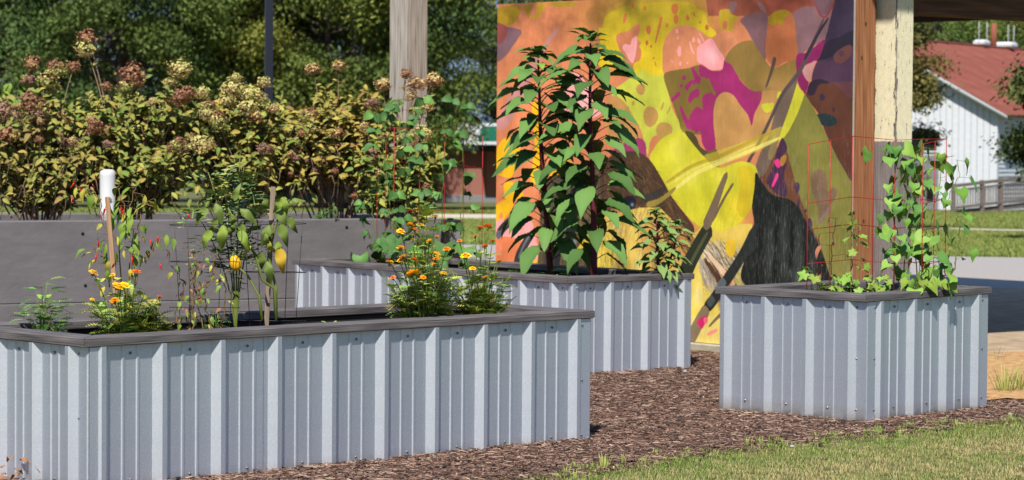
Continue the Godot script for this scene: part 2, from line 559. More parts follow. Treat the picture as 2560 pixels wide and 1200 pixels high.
func paint_mural() -> ImageTexture:
	rng.seed = 77
	art = Image.create(1463, 960, false, Image.FORMAT_RGB8)
	var peach := srgb(206, 128, 88)
	var peach2 := srgb(232, 142, 96)
	var yellow := srgb(226, 196, 42)
	var gold := srgb(246, 188, 34)
	var lime := srgb(196, 198, 72)
	var tan_ := srgb(192, 142, 82)
	var olive := srgb(128, 106, 50)
	var magenta := srgb(156, 46, 102)
	var magenta_dark := srgb(120, 34, 84)
	var pink := srgb(246, 168, 166)
	var lilac := srgb(140, 106, 112)
	var purple := srgb(66, 48, 70)
	var brown := srgb(92, 54, 40)
	var black := srgb(30, 33, 31)
	art.fill(peach)
	# left panel
	haze_spot([169, 488], 260, 420, peach2, 0.95)
	haze_spot([294, 288], 200, 260, peach2, 0.5)
	area([-0, 13, 107, 7, 93, 49, 55, 63, 0, 56], srgb(170, 136, 38))
	area([122, 10, 163, 9, 148, 46, 133, 26], srgb(170, 136, 42))
	area([177, 7, 225, 8, 196, 43, 178, 48, 163, 46, 189, 28], srgb(190, 152, 44))
	area([229, 4, 344, 3, 362, 15, 291, 17], srgb(176, 140, 48))
	area([-6, 60, 36, 66, 112, 80, 101, 102, 71, 129, 45, 152, -4, 166], srgb(134, 100, 108))
	area([-4, 58, 44, 67, 44, 95, 22, 116, 7, 118, -3, 104], srgb(148, 78, 74))
	area([282, 75, 277, 94, 248, 117, 205, 170, 158, 228, 118, 294, 59, 355, 25, 377, -2, 360, 50, 286, 139, 199, 198, 144, 245, 100], srgb(204, 142, 136))
	area([325, 218, 375, 212, 432, 256, 485, 289, 475, 329, 405, 346, 331, 344, 298, 323, 315, 267], pink)
	haze_spot([401, 288], 40, 50, srgb(255, 190, 185), 0.6)
	area([-5, 456, 14, 418, 40, 401, 93, 398, 112, 408, 111, 455, 105, 477, 87, 501, 68, 518, 34, 516, -0, 502], gold)
	area([42, 535, 80, 532, 106, 548, 129, 569, 95, 582, 50, 585, 38, 564], gold)
	area([-7, 610, 42, 585, 84, 591, 69, 618, 32, 648, -6, 661], gold)
	area([166, 301, 207, 308, 208, 381, 202, 499, 180, 537, 162, 523, 179, 417], gold)
	area([260, 487, 314, 463, 361, 474, 386, 496, 333, 509, 290, 545, 254, 545], gold)
	area([156, 701, 197, 712, 194, 765, 165, 772], gold)
	for q in [[41, 463], [19, 499], [24, 634]]:
		drop(q, 9, 10, peach2)
	area([-6, 658, 32, 643, 62, 664, 171, 677, 190, 700, 115, 707, 44, 695, -6, 702], pink)
	drop([2, 733], 28, 22, pink)
	area([130, 650, 163, 644, 178, 665, 156, 696, 190, 700, 198, 747, 172, 767, 116, 764, 127, 702], pink)
	area([-6, 707, 115, 700, 127, 750, 116, 774, -5, 781], srgb(232, 128, 84), 0.7)
	# lower left: dark brush behind the plants
	sharp([210, 546, 261, 510, 350, 497, 474, 472, 527, 540, 511, 644, 478, 805, 191, 818, 208, 699], srgb(84, 74, 58))
	fur([210, 546, 474, 484, 511, 644, 478, 805, 191, 818, 208, 699], [srgb(120, 104, 70), srgb(60, 54, 48), srgb(150, 124, 70), srgb(44, 44, 46)], 700, 30, 90, 1.9, 0.3)
	stroke([476, 645, 424, 692, 371, 740, 344, 800], 34, 10, srgb(206, 180, 64))
	stroke([369, 543, 352, 625, 342, 695], 50, 40, srgb(36, 36, 44))
	stroke([299, 650, 290, 720, 282, 791], 30, 26, srgb(40, 40, 44))
	# dark feelers
	stroke([9, 694, 43, 664, 96, 636, 196, 596], 30, 24, srgb(52, 52, 56))
	stroke([13, 689, 51, 662, 100, 636, 170, 608], 8, 5, srgb(104, 104, 112), 0.7)
	drop([13, 691], 12, 14, srgb(100, 100, 108))
	stroke([167, 682, 138, 716, 112, 750, 101, 781], 30, 34, srgb(58, 58, 62))
	stroke([160, 687, 131, 721, 109, 758], 9, 8, srgb(128, 128, 134), 0.7)
	stroke([371, 694, 336, 730, 314, 754], 18, 12, srgb(120, 124, 136))
	# yellow field of the middle panel
	area([481, 83, 489, 51, 537, 32, 639, 20, 788, 18, 853, 25, 878, 43, 907, 51, 917, 84, 949, 107, 943, 117, 918, 122, 873, 100, 824, 88, 789, 89, 753, 113, 737, 152, 734, 201, 745, 224, 759, 271, 782, 324, 819, 377, 714, 389, 688, 405, 675, 436, 654, 380, 630, 349, 595, 319, 575, 299, 574, 262, 614, 202, 470, 195, 469, 129, 463, 83], yellow)
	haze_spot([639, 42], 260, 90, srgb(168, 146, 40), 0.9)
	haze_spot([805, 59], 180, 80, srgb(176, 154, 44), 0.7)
	area([574, 240, 625, 215, 648, 205, 678, 216, 708, 223, 741, 222, 759, 271, 782, 324, 819, 377, 714, 389, 688, 405, 675, 443, 650, 380, 626, 349, 589, 319, 551, 296, 519, 269], lime)
	area([520, 278, 575, 296, 620, 346, 651, 403, 671, 450, 577, 437, 525, 403, 489, 346], tan_)
	area([538, 107, 592, 93, 639, 73, 635, 105, 627, 116, 644, 130, 637, 139, 646, 153, 641, 177, 614, 188, 611, 220, 584, 201, 559, 156], peach)
	area([626, 110, 606, 118, 600, 134, 576, 131, 566, 142, 580, 158, 597, 179, 611, 186, 620, 166, 627, 134], pink)
	for q in [[[783, 38], 14, 15, 0.0], [[788, 67], 10, 13, 0.0], [[659, 32], 6, 7, 0.0], [[575, 58], 7, 15, 0.3], [[607, 23], 4, 10, 0.0], [[675, 93], 10, 13, -0.2], [[669, 130], 6, 7, 0.0], [[687, 140], 4, 4, 0.0], [[751, 83], 5, 6, 0.3], [[835, 64], 6, 9, -0.6], [[861, 56], 3, 8, -0.6], [[698, 173], 4, 3, 0.4], [[706, 190], 2, 8, -0.3], [[913, 93], 8, 8, 0.0], [[885, 79], 4, 4, 0.0]]:
		drop(q[0], q[1], q[2], srgb(188, 108, 58), q[3])
	stroke([729, 59, 720, 85, 704, 132], 14, 5, srgb(188, 108, 58))
	for q in [[[645, 260], 19, 16, 0.0], [[687, 337], 31, 29, 0.0], [[744, 378], 34, 26, 0.0], [[736, 308], 4, 13, 0.5], [[762, 320], 3, 14, 0.6], [[589, 315], 8, 6, 0.0], [[614, 299], 5, 7, 0.3], [[537, 278], 3, 12, 0.3]]:
		drop(q[0], q[1], q[2], srgb(184, 142, 78), q[3])
	# right panel ground colours
	sharp([908, 14, 1462, 33, 1463, 79, 917, 62], srgb(156, 88, 66))
	haze_spot([1209, 34], 230, 40, srgb(136, 66, 52), 0.8)
	area([964, 48, 1002, 47, 1014, 61, 1036, 70, 1018, 87, 1012, 110, 984, 121, 971, 96, 961, 74], srgb(176, 146, 44))
	drop([984, 88], 10, 12, srgb(178, 104, 66))
	# big heart petal
	area([734, 159, 746, 119, 776, 93, 811, 84, 860, 91, 902, 110, 931, 121, 965, 107, 1000, 104, 1028, 126, 1044, 163, 998, 186, 960, 211, 890, 197, 826, 204, 771, 211, 741, 220], srgb(208, 134, 94))
	area([878, 144, 899, 136, 912, 128, 934, 125, 959, 153, 985, 181, 979, 197, 973, 209, 929, 210, 900, 195, 877, 186, 874, 162], srgb(244, 158, 160))
	haze_spot([935, 174], 30, 30, srgb(255, 200, 200), 0.7)
	for q in [[[803, 156], 8, 15, 0.0], [[808, 191], 5, 6, 0.0], [[792, 101], 6, 6, 0.0], [[836, 190], 4, 3, 0.4], [[796, 119], 4, 4, 0.0], [[774, 184], 2, 6, -0.6], [[860, 126], 6, 8, -0.3], [[883, 131], 10, 6, 0.8]]:
		drop(q[0], q[1], q[2], srgb(238, 158, 152), q[3])
	stroke([844, 130, 854, 153, 864, 166], 7, 5, srgb(238, 158, 152))
	stroke([883, 107, 896, 123, 902, 134], 5, 6, srgb(238, 158, 152))
	area([741, 220, 790, 208, 839, 204, 884, 196, 929, 211, 967, 227, 977, 266, 962, 305, 953, 379, 829, 382, 802, 346, 779, 304, 758, 268], srgb(126, 104, 50))
	# magenta
	area([884, 196, 910, 202, 929, 211, 973, 211, 985, 182, 1010, 197, 1032, 223, 1055, 247, 1092, 267, 1134, 260, 1126, 295, 1102, 330, 1092, 362, 1077, 334, 1046, 306, 1018, 279, 980, 273, 949, 292, 942, 336, 947, 390, 954, 443, 929, 439, 909, 412, 905, 347, 898, 305, 901, 279, 936, 268, 913, 233, 888, 226], magenta)
	area([873, 311, 911, 327, 931, 333, 947, 379, 951, 434, 926, 439, 900, 412, 890, 379, 858, 375, 838, 358], magenta)
	stroke([808, 307, 828, 342, 848, 371], 9, 20, magenta)
	stroke([851, 331, 867, 358, 880, 380], 13, 18, magenta)
	stroke([772, 293, 788, 284, 808, 271], 10, 15, magenta)
	stroke([844, 298, 859, 278, 885, 270], 16, 26, magenta)
	stroke([855, 201, 868, 223, 888, 243], 9, 24, magenta)
	stroke([830, 262, 846, 247, 859, 239], 18, 8, magenta)
	stroke([916, 233, 929, 255, 949, 279], 14, 10, srgb(128, 104, 50))
	for q in [[[823, 230], 8, 7], [[812, 252], 6, 5], [[886, 320], 8, 7], [[865, 243], 6, 8]]:
		drop(q[0], q[1], q[2], magenta)
	# tan petals
	area([946, 307, 961, 281, 986, 271, 1018, 279, 1046, 306, 1076, 334, 1092, 366, 1103, 330, 1127, 295, 1137, 261, 1198, 266, 1250, 237, 1270, 284, 1238, 347, 1200, 402, 1109, 424, 1017, 446, 964, 456, 951, 401, 942, 347], srgb(192, 144, 84))
	area([985, 184, 1010, 154, 1047, 137, 1093, 134, 1118, 156, 1142, 189, 1176, 208, 1241, 188, 1262, 184, 1260, 220, 1213, 264, 1159, 268, 1116, 270, 1089, 267, 1058, 247, 1032, 223, 1010, 197], srgb(140, 112, 58))
	haze_spot([1198, 262], 90, 40, srgb(176, 134, 78), 0.8)
	area([1043, 79, 1067, 65, 1104, 59, 1143, 63, 1150, 91, 1145, 144, 1142, 186, 1115, 160, 1087, 127, 1065, 99], srgb(126, 92, 96))
	area([1108, 29, 1131, 39, 1143, 58, 1137, 60, 1116, 47], srgb(140, 104, 108))
	area([998, 30, 1020, 26, 1030, 33, 1014, 59, 1005, 54], srgb(134, 98, 100))
	area([1242, 66, 1278, 50, 1313, 49, 1354, 57, 1391, 62, 1377, 107, 1352, 142, 1314, 154, 1259, 176, 1252, 114], srgb(132, 98, 102))
	area([1321, 33, 1385, 35, 1377, 62, 1357, 73, 1333, 60], srgb(110, 80, 88))
	stroke([1327, 49, 1342, 71, 1360, 78, 1374, 68, 1394, 39], 5, 5, srgb(140, 56, 54))
	area([1151, 80, 1165, 63, 1198, 54, 1230, 59, 1249, 83, 1255, 125, 1259, 182, 1212, 194, 1176, 206, 1148, 184, 1142, 144], srgb(176, 104, 66))
	area([1150, 82, 1165, 63, 1195, 54, 1221, 57, 1228, 65, 1210, 79, 1204, 94, 1186, 89, 1165, 95], srgb(160, 132, 30))
	haze_spot([1188, 145], 60, 40, srgb(140, 80, 50), 0.5)
	# right edge: purples
	sharp([1396, 31, 1465, 33, 1470, 347, 1417, 274, 1316, 250, 1335, 190, 1369, 118], srgb(62, 50, 70))
	area([1316, 250, 1335, 192, 1387, 191, 1464, 151, 1469, 306, 1418, 276, 1374, 251], srgb(78, 54, 74))
	area([1335, 181, 1369, 143, 1415, 131, 1466, 116, 1467, 153, 1413, 170, 1373, 186, 1330, 192], srgb(46, 40, 54))
	area([1393, 180, 1410, 166, 1444, 153, 1458, 159, 1453, 182, 1422, 200, 1399, 195], srgb(104, 66, 62))
	area([1413, 166, 1430, 171, 1427, 181, 1413, 179], srgb(84, 56, 72))
	sharp([1381, 249, 1468, 248, 1470, 347, 1432, 285], srgb(96, 60, 64))
	area([1259, 176, 1300, 170, 1332, 150, 1361, 138, 1350, 169, 1335, 190, 1298, 200, 1280, 212, 1292, 235, 1304, 246, 1290, 279, 1269, 256, 1261, 233], srgb(132, 38, 88))
	area([1280, 210, 1306, 200, 1327, 192, 1315, 221, 1304, 246, 1286, 231], srgb(190, 136, 132))
	# brown with worn stripes
	area([1293, 284, 1316, 259, 1345, 250, 1383, 250, 1417, 266, 1446, 291, 1469, 316, 1473, 523, 1447, 496, 1409, 443, 1370, 385, 1338, 328], srgb(92, 56, 42))
	area([1299, 269, 1310, 248, 1339, 240, 1368, 245, 1377, 251, 1342, 255, 1325, 280, 1305, 282], srgb(50, 38, 52))
	drop([1354, 288], 10, 9, srgb(58, 44, 58), 0.3)
	drop([1395, 320], 4, 5, srgb(58, 44, 58))
	area([1329, 336, 1361, 330, 1393, 337, 1407, 347, 1402, 359, 1376, 364, 1338, 355], srgb(38, 52, 54))
	sharp([1114, 497, 1200, 411, 1473, 523, 1477, 792, 1085, 811], srgb(108, 68, 48))
	# olive band and lime
	area([1284, 284, 1302, 292, 1332, 328, 1370, 387, 1412, 447, 1458, 504, 1473, 523, 1477, 788, 1403, 791, 1370, 713, 1337, 651, 1289, 579, 1246, 495, 1218, 432, 1215, 379, 1250, 328], srgb(126, 122, 58))
	area([1257, 254, 1272, 265, 1287, 279, 1273, 313, 1253, 347, 1218, 391, 1170, 417, 1176, 385, 1208, 347, 1228, 307], srgb(198, 194, 54))
	area([1129, 306, 1153, 302, 1174, 302, 1169, 319, 1151, 328, 1135, 321], srgb(202, 196, 56))
	area([1192, 272, 1204, 275, 1198, 289, 1186, 287], srgb(202, 196, 56))
	area([1178, 317, 1187, 321, 1169, 347, 1160, 342], srgb(196, 188, 60))
	area([1317, 494, 1334, 479, 1358, 479, 1375, 499, 1376, 535, 1393, 524, 1413, 534, 1382, 577, 1351, 619, 1342, 578, 1321, 536], srgb(122, 98, 74))
	stroke([1391, 576, 1365, 598, 1342, 620], 16, 6, srgb(134, 110, 100))
	# spotted brown below
	area([1209, 394, 1227, 432, 1252, 495, 1292, 581, 1337, 653, 1373, 723, 1376, 755, 1346, 672, 1295, 600, 1244, 559, 1181, 539, 1154, 520, 1174, 475, 1191, 432], srgb(110, 68, 48))
	area([1206, 396, 1227, 423, 1207, 449, 1225, 464, 1216, 496, 1229, 548, 1193, 545, 1160, 524, 1150, 507, 1171, 479, 1183, 447], srgb(70, 44, 66))
	area([1204, 447, 1222, 440, 1222, 457, 1210, 470, 1201, 464], srgb(168, 122, 44))
	area([1177, 458, 1195, 451, 1204, 468, 1192, 475], srgb(222, 58, 130))
	stroke([1192, 489, 1184, 507, 1172, 526], 12, 9, srgb(222, 58, 130))
	for q in [[[1266, 526], 9, 15], [[1271, 567], 5, 12], [[1313, 620], 10, 14], [[1298, 587], 4, 5]]:
		drop(q[0], q[1], q[2], srgb(70, 50, 72))
	# taupe leaves
	area([1254, 224, 1263, 241, 1237, 307, 1208, 368, 1182, 432, 1147, 488, 1120, 499, 1107, 480, 1125, 437, 1158, 389, 1178, 332, 1204, 279], srgb(112, 94, 80))
	area([1176, 389, 1191, 402, 1185, 432, 1168, 454, 1155, 445, 1164, 411], srgb(140, 118, 80))
	stroke([1357, 80, 1314, 154, 1266, 224, 1210, 275, 1169, 336, 1118, 411, 1049, 498, 978, 573], 13, 10, srgb(84, 72, 70))
	stroke([1374, 80, 1337, 121, 1286, 189], 5, 12, srgb(56, 44, 60))
	stroke([1178, 179, 1164, 219, 1144, 261], 16, 6, srgb(86, 70, 60))
	# big yellow flower
	area([685, 461, 704, 425, 737, 398, 783, 382, 829, 382, 861, 399, 884, 430, 920, 456, 955, 473, 980, 477, 1048, 459, 1104, 469, 1117, 497, 1108, 540, 1094, 581, 1063, 615, 1020, 640, 973, 652, 926, 651, 881, 635, 835, 608, 786, 567, 732, 521], srgb(204, 198, 50))
	haze_spot([793, 424], 60, 50, srgb(220, 212, 76), 0.9)
	haze_spot([908, 533], 90, 70, srgb(196, 194, 44), 0.8)
	haze_spot([1035, 585], 60, 60, srgb(228, 204, 46), 0.9)
	haze_spot([957, 631], 80, 22, srgb(222, 208, 66), 0.9)
	area([1039, 477, 1089, 474, 1108, 508, 1096, 573, 1063, 612, 1038, 585, 1050, 531], srgb(206, 176, 36), 0.7)
	haze_spot([843, 501], 70, 40, srgb(232, 226, 120), 0.5)
	haze_spot([971, 499], 60, 40, srgb(226, 214, 80), 0.6)
	area([829, 382, 854, 380, 877, 397, 890, 419, 916, 432, 948, 441, 967, 460, 967, 475, 945, 473, 913, 452, 878, 426], srgb(82, 74, 40))
	area([913, 441, 948, 427, 964, 438, 971, 469, 961, 475, 936, 465], srgb(116, 96, 44))
	stroke([752, 536, 859, 483, 970, 451, 1094, 418, 1170, 392, 1232, 370], 52, 30, srgb(216, 204, 64), 0.5)
	stroke([752, 523, 859, 474, 970, 445, 1094, 403, 1199, 370], 10, 10, srgb(170, 146, 44), 0.7)
	stroke([779, 547, 875, 494, 970, 464, 1094, 428, 1200, 394], 12, 10, srgb(236, 224, 120), 0.8)
	stroke([759, 531, 875, 481, 986, 451, 1109, 411], 5, 5, srgb(228, 216, 116), 0.7)
	fur([812, 568, 908, 533, 1034, 542, 1066, 606, 973, 648, 877, 629], [srgb(228, 220, 96), srgb(168, 170, 40), srgb(222, 196, 48)], 160, 40, 90, 1.9, 0.25, 0.25)
	# face: brown cap, eye, fur
	area([518, 440, 556, 421, 597, 405, 641, 398, 664, 409, 671, 436, 658, 457, 594, 448, 543, 456], srgb(158, 60, 102))
	area([474, 495, 501, 461, 542, 442, 611, 435, 661, 445, 695, 467, 739, 514, 786, 569, 838, 612, 871, 649, 839, 683, 781, 691, 681, 672, 579, 642, 493, 621], srgb(78, 58, 44))
	fur([484, 484, 611, 441, 695, 470, 796, 580, 845, 645, 797, 680, 681, 661, 510, 621], [srgb(110, 84, 50), srgb(50, 40, 36), srgb(140, 104, 56), srgb(60, 50, 44), srgb(120, 76, 44)], 900, 20, 60, 0.9, 0.5)
	haze_spot([578, 505], 60, 40, srgb(46, 36, 30), 0.7)
	stroke([663, 571, 713, 555, 752, 536], 26, 14, srgb(52, 54, 56), 0.7)
	stroke([673, 587, 730, 572, 795, 535], 20, 10, srgb(150, 130, 60))
	sharp([476, 622, 579, 607, 647, 594, 730, 592, 796, 635, 846, 678, 910, 632, 973, 652, 1051, 628, 1097, 627, 1104, 691, 1069, 779, 1064, 844, 1041, 965, 818, 979, 799, 813, 443, 830, 459, 691], srgb(216, 188, 86))
	fur([493, 598, 647, 589, 713, 593, 813, 635, 846, 700, 783, 814, 443, 830, 459, 691], [srgb(222, 192, 66), srgb(232, 210, 120), srgb(150, 110, 54), srgb(200, 120, 60), srgb(98, 88, 60), srgb(236, 226, 190)], 2600, 20, 80, 1.75, 0.4, 0.3)
	for q in [[[512, 735], 30, 90, srgb(232, 206, 84)], [[614, 709], 34, 80, srgb(226, 196, 96)], [[681, 684], 30, 50, srgb(206, 140, 76)], [[564, 790], 40, 50, srgb(98, 86, 62)], [[649, 775], 30, 60, srgb(236, 218, 130)], [[715, 727], 20, 60, srgb(120, 100, 76)], [[758, 782], 20, 60, srgb(228, 204, 110)]]:
		haze_spot(q[0], q[1], q[2], q[3], 0.75)
	fur([476, 690, 528, 677, 548, 825, 461, 829], [srgb(228, 196, 52), srgb(234, 214, 110), srgb(120, 110, 60)], 400, 40, 120, 1.6, 0.2, 0.5)
	haze_spot([553, 608], 30, 30, srgb(204, 140, 76), 0.7)
	drop([601, 580], 30, 20, srgb(40, 36, 36))
	drop([602, 581], 20, 15, srgb(26, 32, 46))
	haze_spot([613, 586], 9, 7, srgb(150, 170, 196), 0.9)
	fur([714, 615, 813, 635, 878, 677, 847, 722, 748, 681], [srgb(200, 120, 74), srgb(90, 66, 44), srgb(54, 44, 38), srgb(214, 176, 96)], 500, 30, 90, 0.9, 0.4, 0.5)
	fur([894, 677, 1021, 672, 1052, 715, 1038, 802, 976, 827, 895, 765], [srgb(232, 222, 196), srgb(196, 190, 180), srgb(84, 66, 56), srgb(50, 44, 42), srgb(218, 190, 120)], 900, 40, 120, 0.75, 0.3, 0.55)
	fur([911, 720, 975, 772, 991, 815, 944, 817, 895, 765], [srgb(76, 50, 42), srgb(54, 40, 36), srgb(100, 60, 44)], 500, 30, 90, 0.9, 0.25, 0.55)
	stroke([923, 711, 968, 748, 1032, 794], 14, 16, srgb(224, 190, 160))
	drop([1015, 694], 22, 26, srgb(226, 186, 52))
	haze_spot([1007, 782], 22, 26, srgb(196, 92, 40), 0.8)
	fur([1037, 726, 1084, 767, 1063, 812, 1016, 770], [srgb(206, 190, 120), srgb(170, 150, 80)], 200, 30, 70, 0.9, 0.3, 0.5)
	area([703, 784, 716, 759, 736, 749, 756, 757, 762, 781], srgb(44, 38, 34))
	area([850, 722, 915, 764, 960, 828, 978, 969, 818, 979, 832, 812], srgb(228, 204, 96))
	haze_spot([900, 853], 60, 90, srgb(234, 206, 84), 0.7)
	haze_spot([888, 831], 26, 40, srgb(240, 228, 160), 0.8)
	fur([878, 699, 959, 784, 960, 817, 896, 776], [srgb(160, 150, 140), srgb(110, 96, 88), srgb(210, 200, 176)], 260, 30, 80, 1.1, 0.25, 0.4)
	sharp([816, 890, 1055, 877, 1056, 975, 818, 990], srgb(230, 210, 122), 0.8)
	# black wing
	area([1109, 489, 1126, 505, 1151, 531, 1181, 549, 1232, 557, 1268, 575, 1295, 608, 1331, 651, 1364, 703, 1388, 754, 1403, 795, 1131, 814, 1081, 798, 1056, 771, 1071, 725, 1098, 680, 1110, 637, 1097, 584, 1105, 529], black)
	for q in [[[1167, 710], 30, 110, 0.55], [[1219, 666], 22, 130, 0.5], [[1271, 685], 26, 110, 0.6], [[1324, 725], 24, 80, 0.45]]:
		haze_spot(q[0], q[1], q[2], srgb(74, 80, 74), q[3])
	for q in [[1136, 583, 1129, 690, 1115, 798], [1191, 571, 1189, 677, 1182, 795], [1245, 591, 1249, 686, 1233, 793], [1296, 642, 1303, 716, 1292, 790]]:
		stroke(q, 12, 16, srgb(20, 23, 22), 0.7)
	haze_spot([1258, 760], 60, 26, srgb(92, 100, 94), 0.4)
	# legs
	stroke([1116, 626, 1077, 692, 1031, 750, 985, 800, 948, 841, 913, 872], 30, 34, srgb(40, 44, 42))
	stroke([1113, 682, 1071, 710, 1034, 741], 22, 18, srgb(42, 46, 42))
	stroke([994, 782, 979, 798, 966, 810], 26, 26, srgb(124, 134, 142), 0.6)
	stroke([951, 832, 929, 856], 24, 24, srgb(96, 104, 102), 0.6)
	stroke([926, 862, 894, 904, 856, 959], 34, 40, srgb(132, 116, 90))
	area([885, 904, 897, 893, 920, 885, 923, 895, 907, 921, 891, 913], srgb(206, 44, 104))
	stroke([986, 874, 958, 894, 933, 915], 12, 5, srgb(120, 104, 76))
	stroke([927, 937, 946, 929, 968, 921], 11, 9, srgb(246, 150, 134))
	drop([920, 898], 9, 9, srgb(238, 112, 132))
	stroke([935, 638, 897, 683, 856, 738, 825, 790], 44, 54, srgb(46, 50, 38))
	stroke([926, 653, 888, 701, 853, 749], 10, 12, srgb(92, 96, 62), 0.7)
	stroke([999, 490, 978, 527, 947, 587, 913, 647], 14, 36, srgb(116, 98, 78))
	stroke([1024, 518, 985, 564, 941, 627], 8, 9, srgb(112, 92, 72))
	# the spray paint has soft edges
	art.resize(731, 480, Image.INTERPOLATE_BILINEAR)
	art.resize(1463, 960, Image.INTERPOLATE_CUBIC)
	# mottling, blotches that darken the top; age: scuffs, drips
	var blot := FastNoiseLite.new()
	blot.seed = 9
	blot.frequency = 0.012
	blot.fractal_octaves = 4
	var streak := FastNoiseLite.new()
	streak.seed = 10
	streak.frequency = 0.05
	var fine := FastNoiseLite.new()
	fine.seed = 12
	fine.frequency = 0.35
	for y in art.get_height():
		for x in art.get_width():
			var c := art.get_pixel(x, y)
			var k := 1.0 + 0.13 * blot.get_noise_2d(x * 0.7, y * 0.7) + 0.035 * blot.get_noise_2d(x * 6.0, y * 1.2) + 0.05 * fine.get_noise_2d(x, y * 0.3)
			var top_blotch := clampf((blot.get_noise_2d(x * 0.45 + 900, y * 0.6) + 0.25) * 1.3, 0.0, 1.0) * clampf(1.0 - y / 190.0, 0.0, 1.0)  # blotches that darken the paint towards the top
			k *= 1.0 - 0.34 * top_blotch
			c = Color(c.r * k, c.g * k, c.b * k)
			if x > 990:
				var s := streak.get_noise_2d(x * 5.0, y * 0.35) - 0.28 + 0.0003 * (y - 300) + 0.25 * fine.get_noise_2d(x * 0.7, y)
				s *= clampf((x - 990) / 160.0, 0.0, 1.0) * clampf((y - 260) / 200.0, 0.0, 1.0)
				if s > 0.02:
					c = c.lerp(srgb(176, 170, 164), minf(0.42, s * 1.3))
			art.set_pixel(x, y, c)
	return ImageTexture.create_from_image(art)

# ---------------------------------------------------------------- raised beds of corrugated sheet
const SHEET_H := 0.585

func sheet_profile(u0: float, u1: float, first: float, pitch: float) -> PackedVector2Array:
	var out := PackedVector2Array([Vector2(u0, 0)])
	var add := func(u: float, n: float) -> void:
		if u > u0 + 0.001 and u < u1 - 0.001:
			out.append(Vector2(u, n))
	var r := first
	while r - pitch > u0 - pitch:
		r -= pitch
	while r < u1 + pitch:
		for e in [[-0.030, 0.0], [0.0, 0.031], [0.0225, 0.031], [0.0525, 0.0]]:
			add.call(r + e[0], e[1])
		var pan := pitch - 0.0825
		for k in [1.0, 2.0]:
			var m: float = r + 0.0525 + pan * k / 3.0
			for e in [[-0.009, 0.0], [-0.005, 0.005], [0.005, 0.005], [0.009, 0.0]]:
				add.call(m + e[0], e[1])
		r += pitch
	out.append(Vector2(u1, 0))
	return out

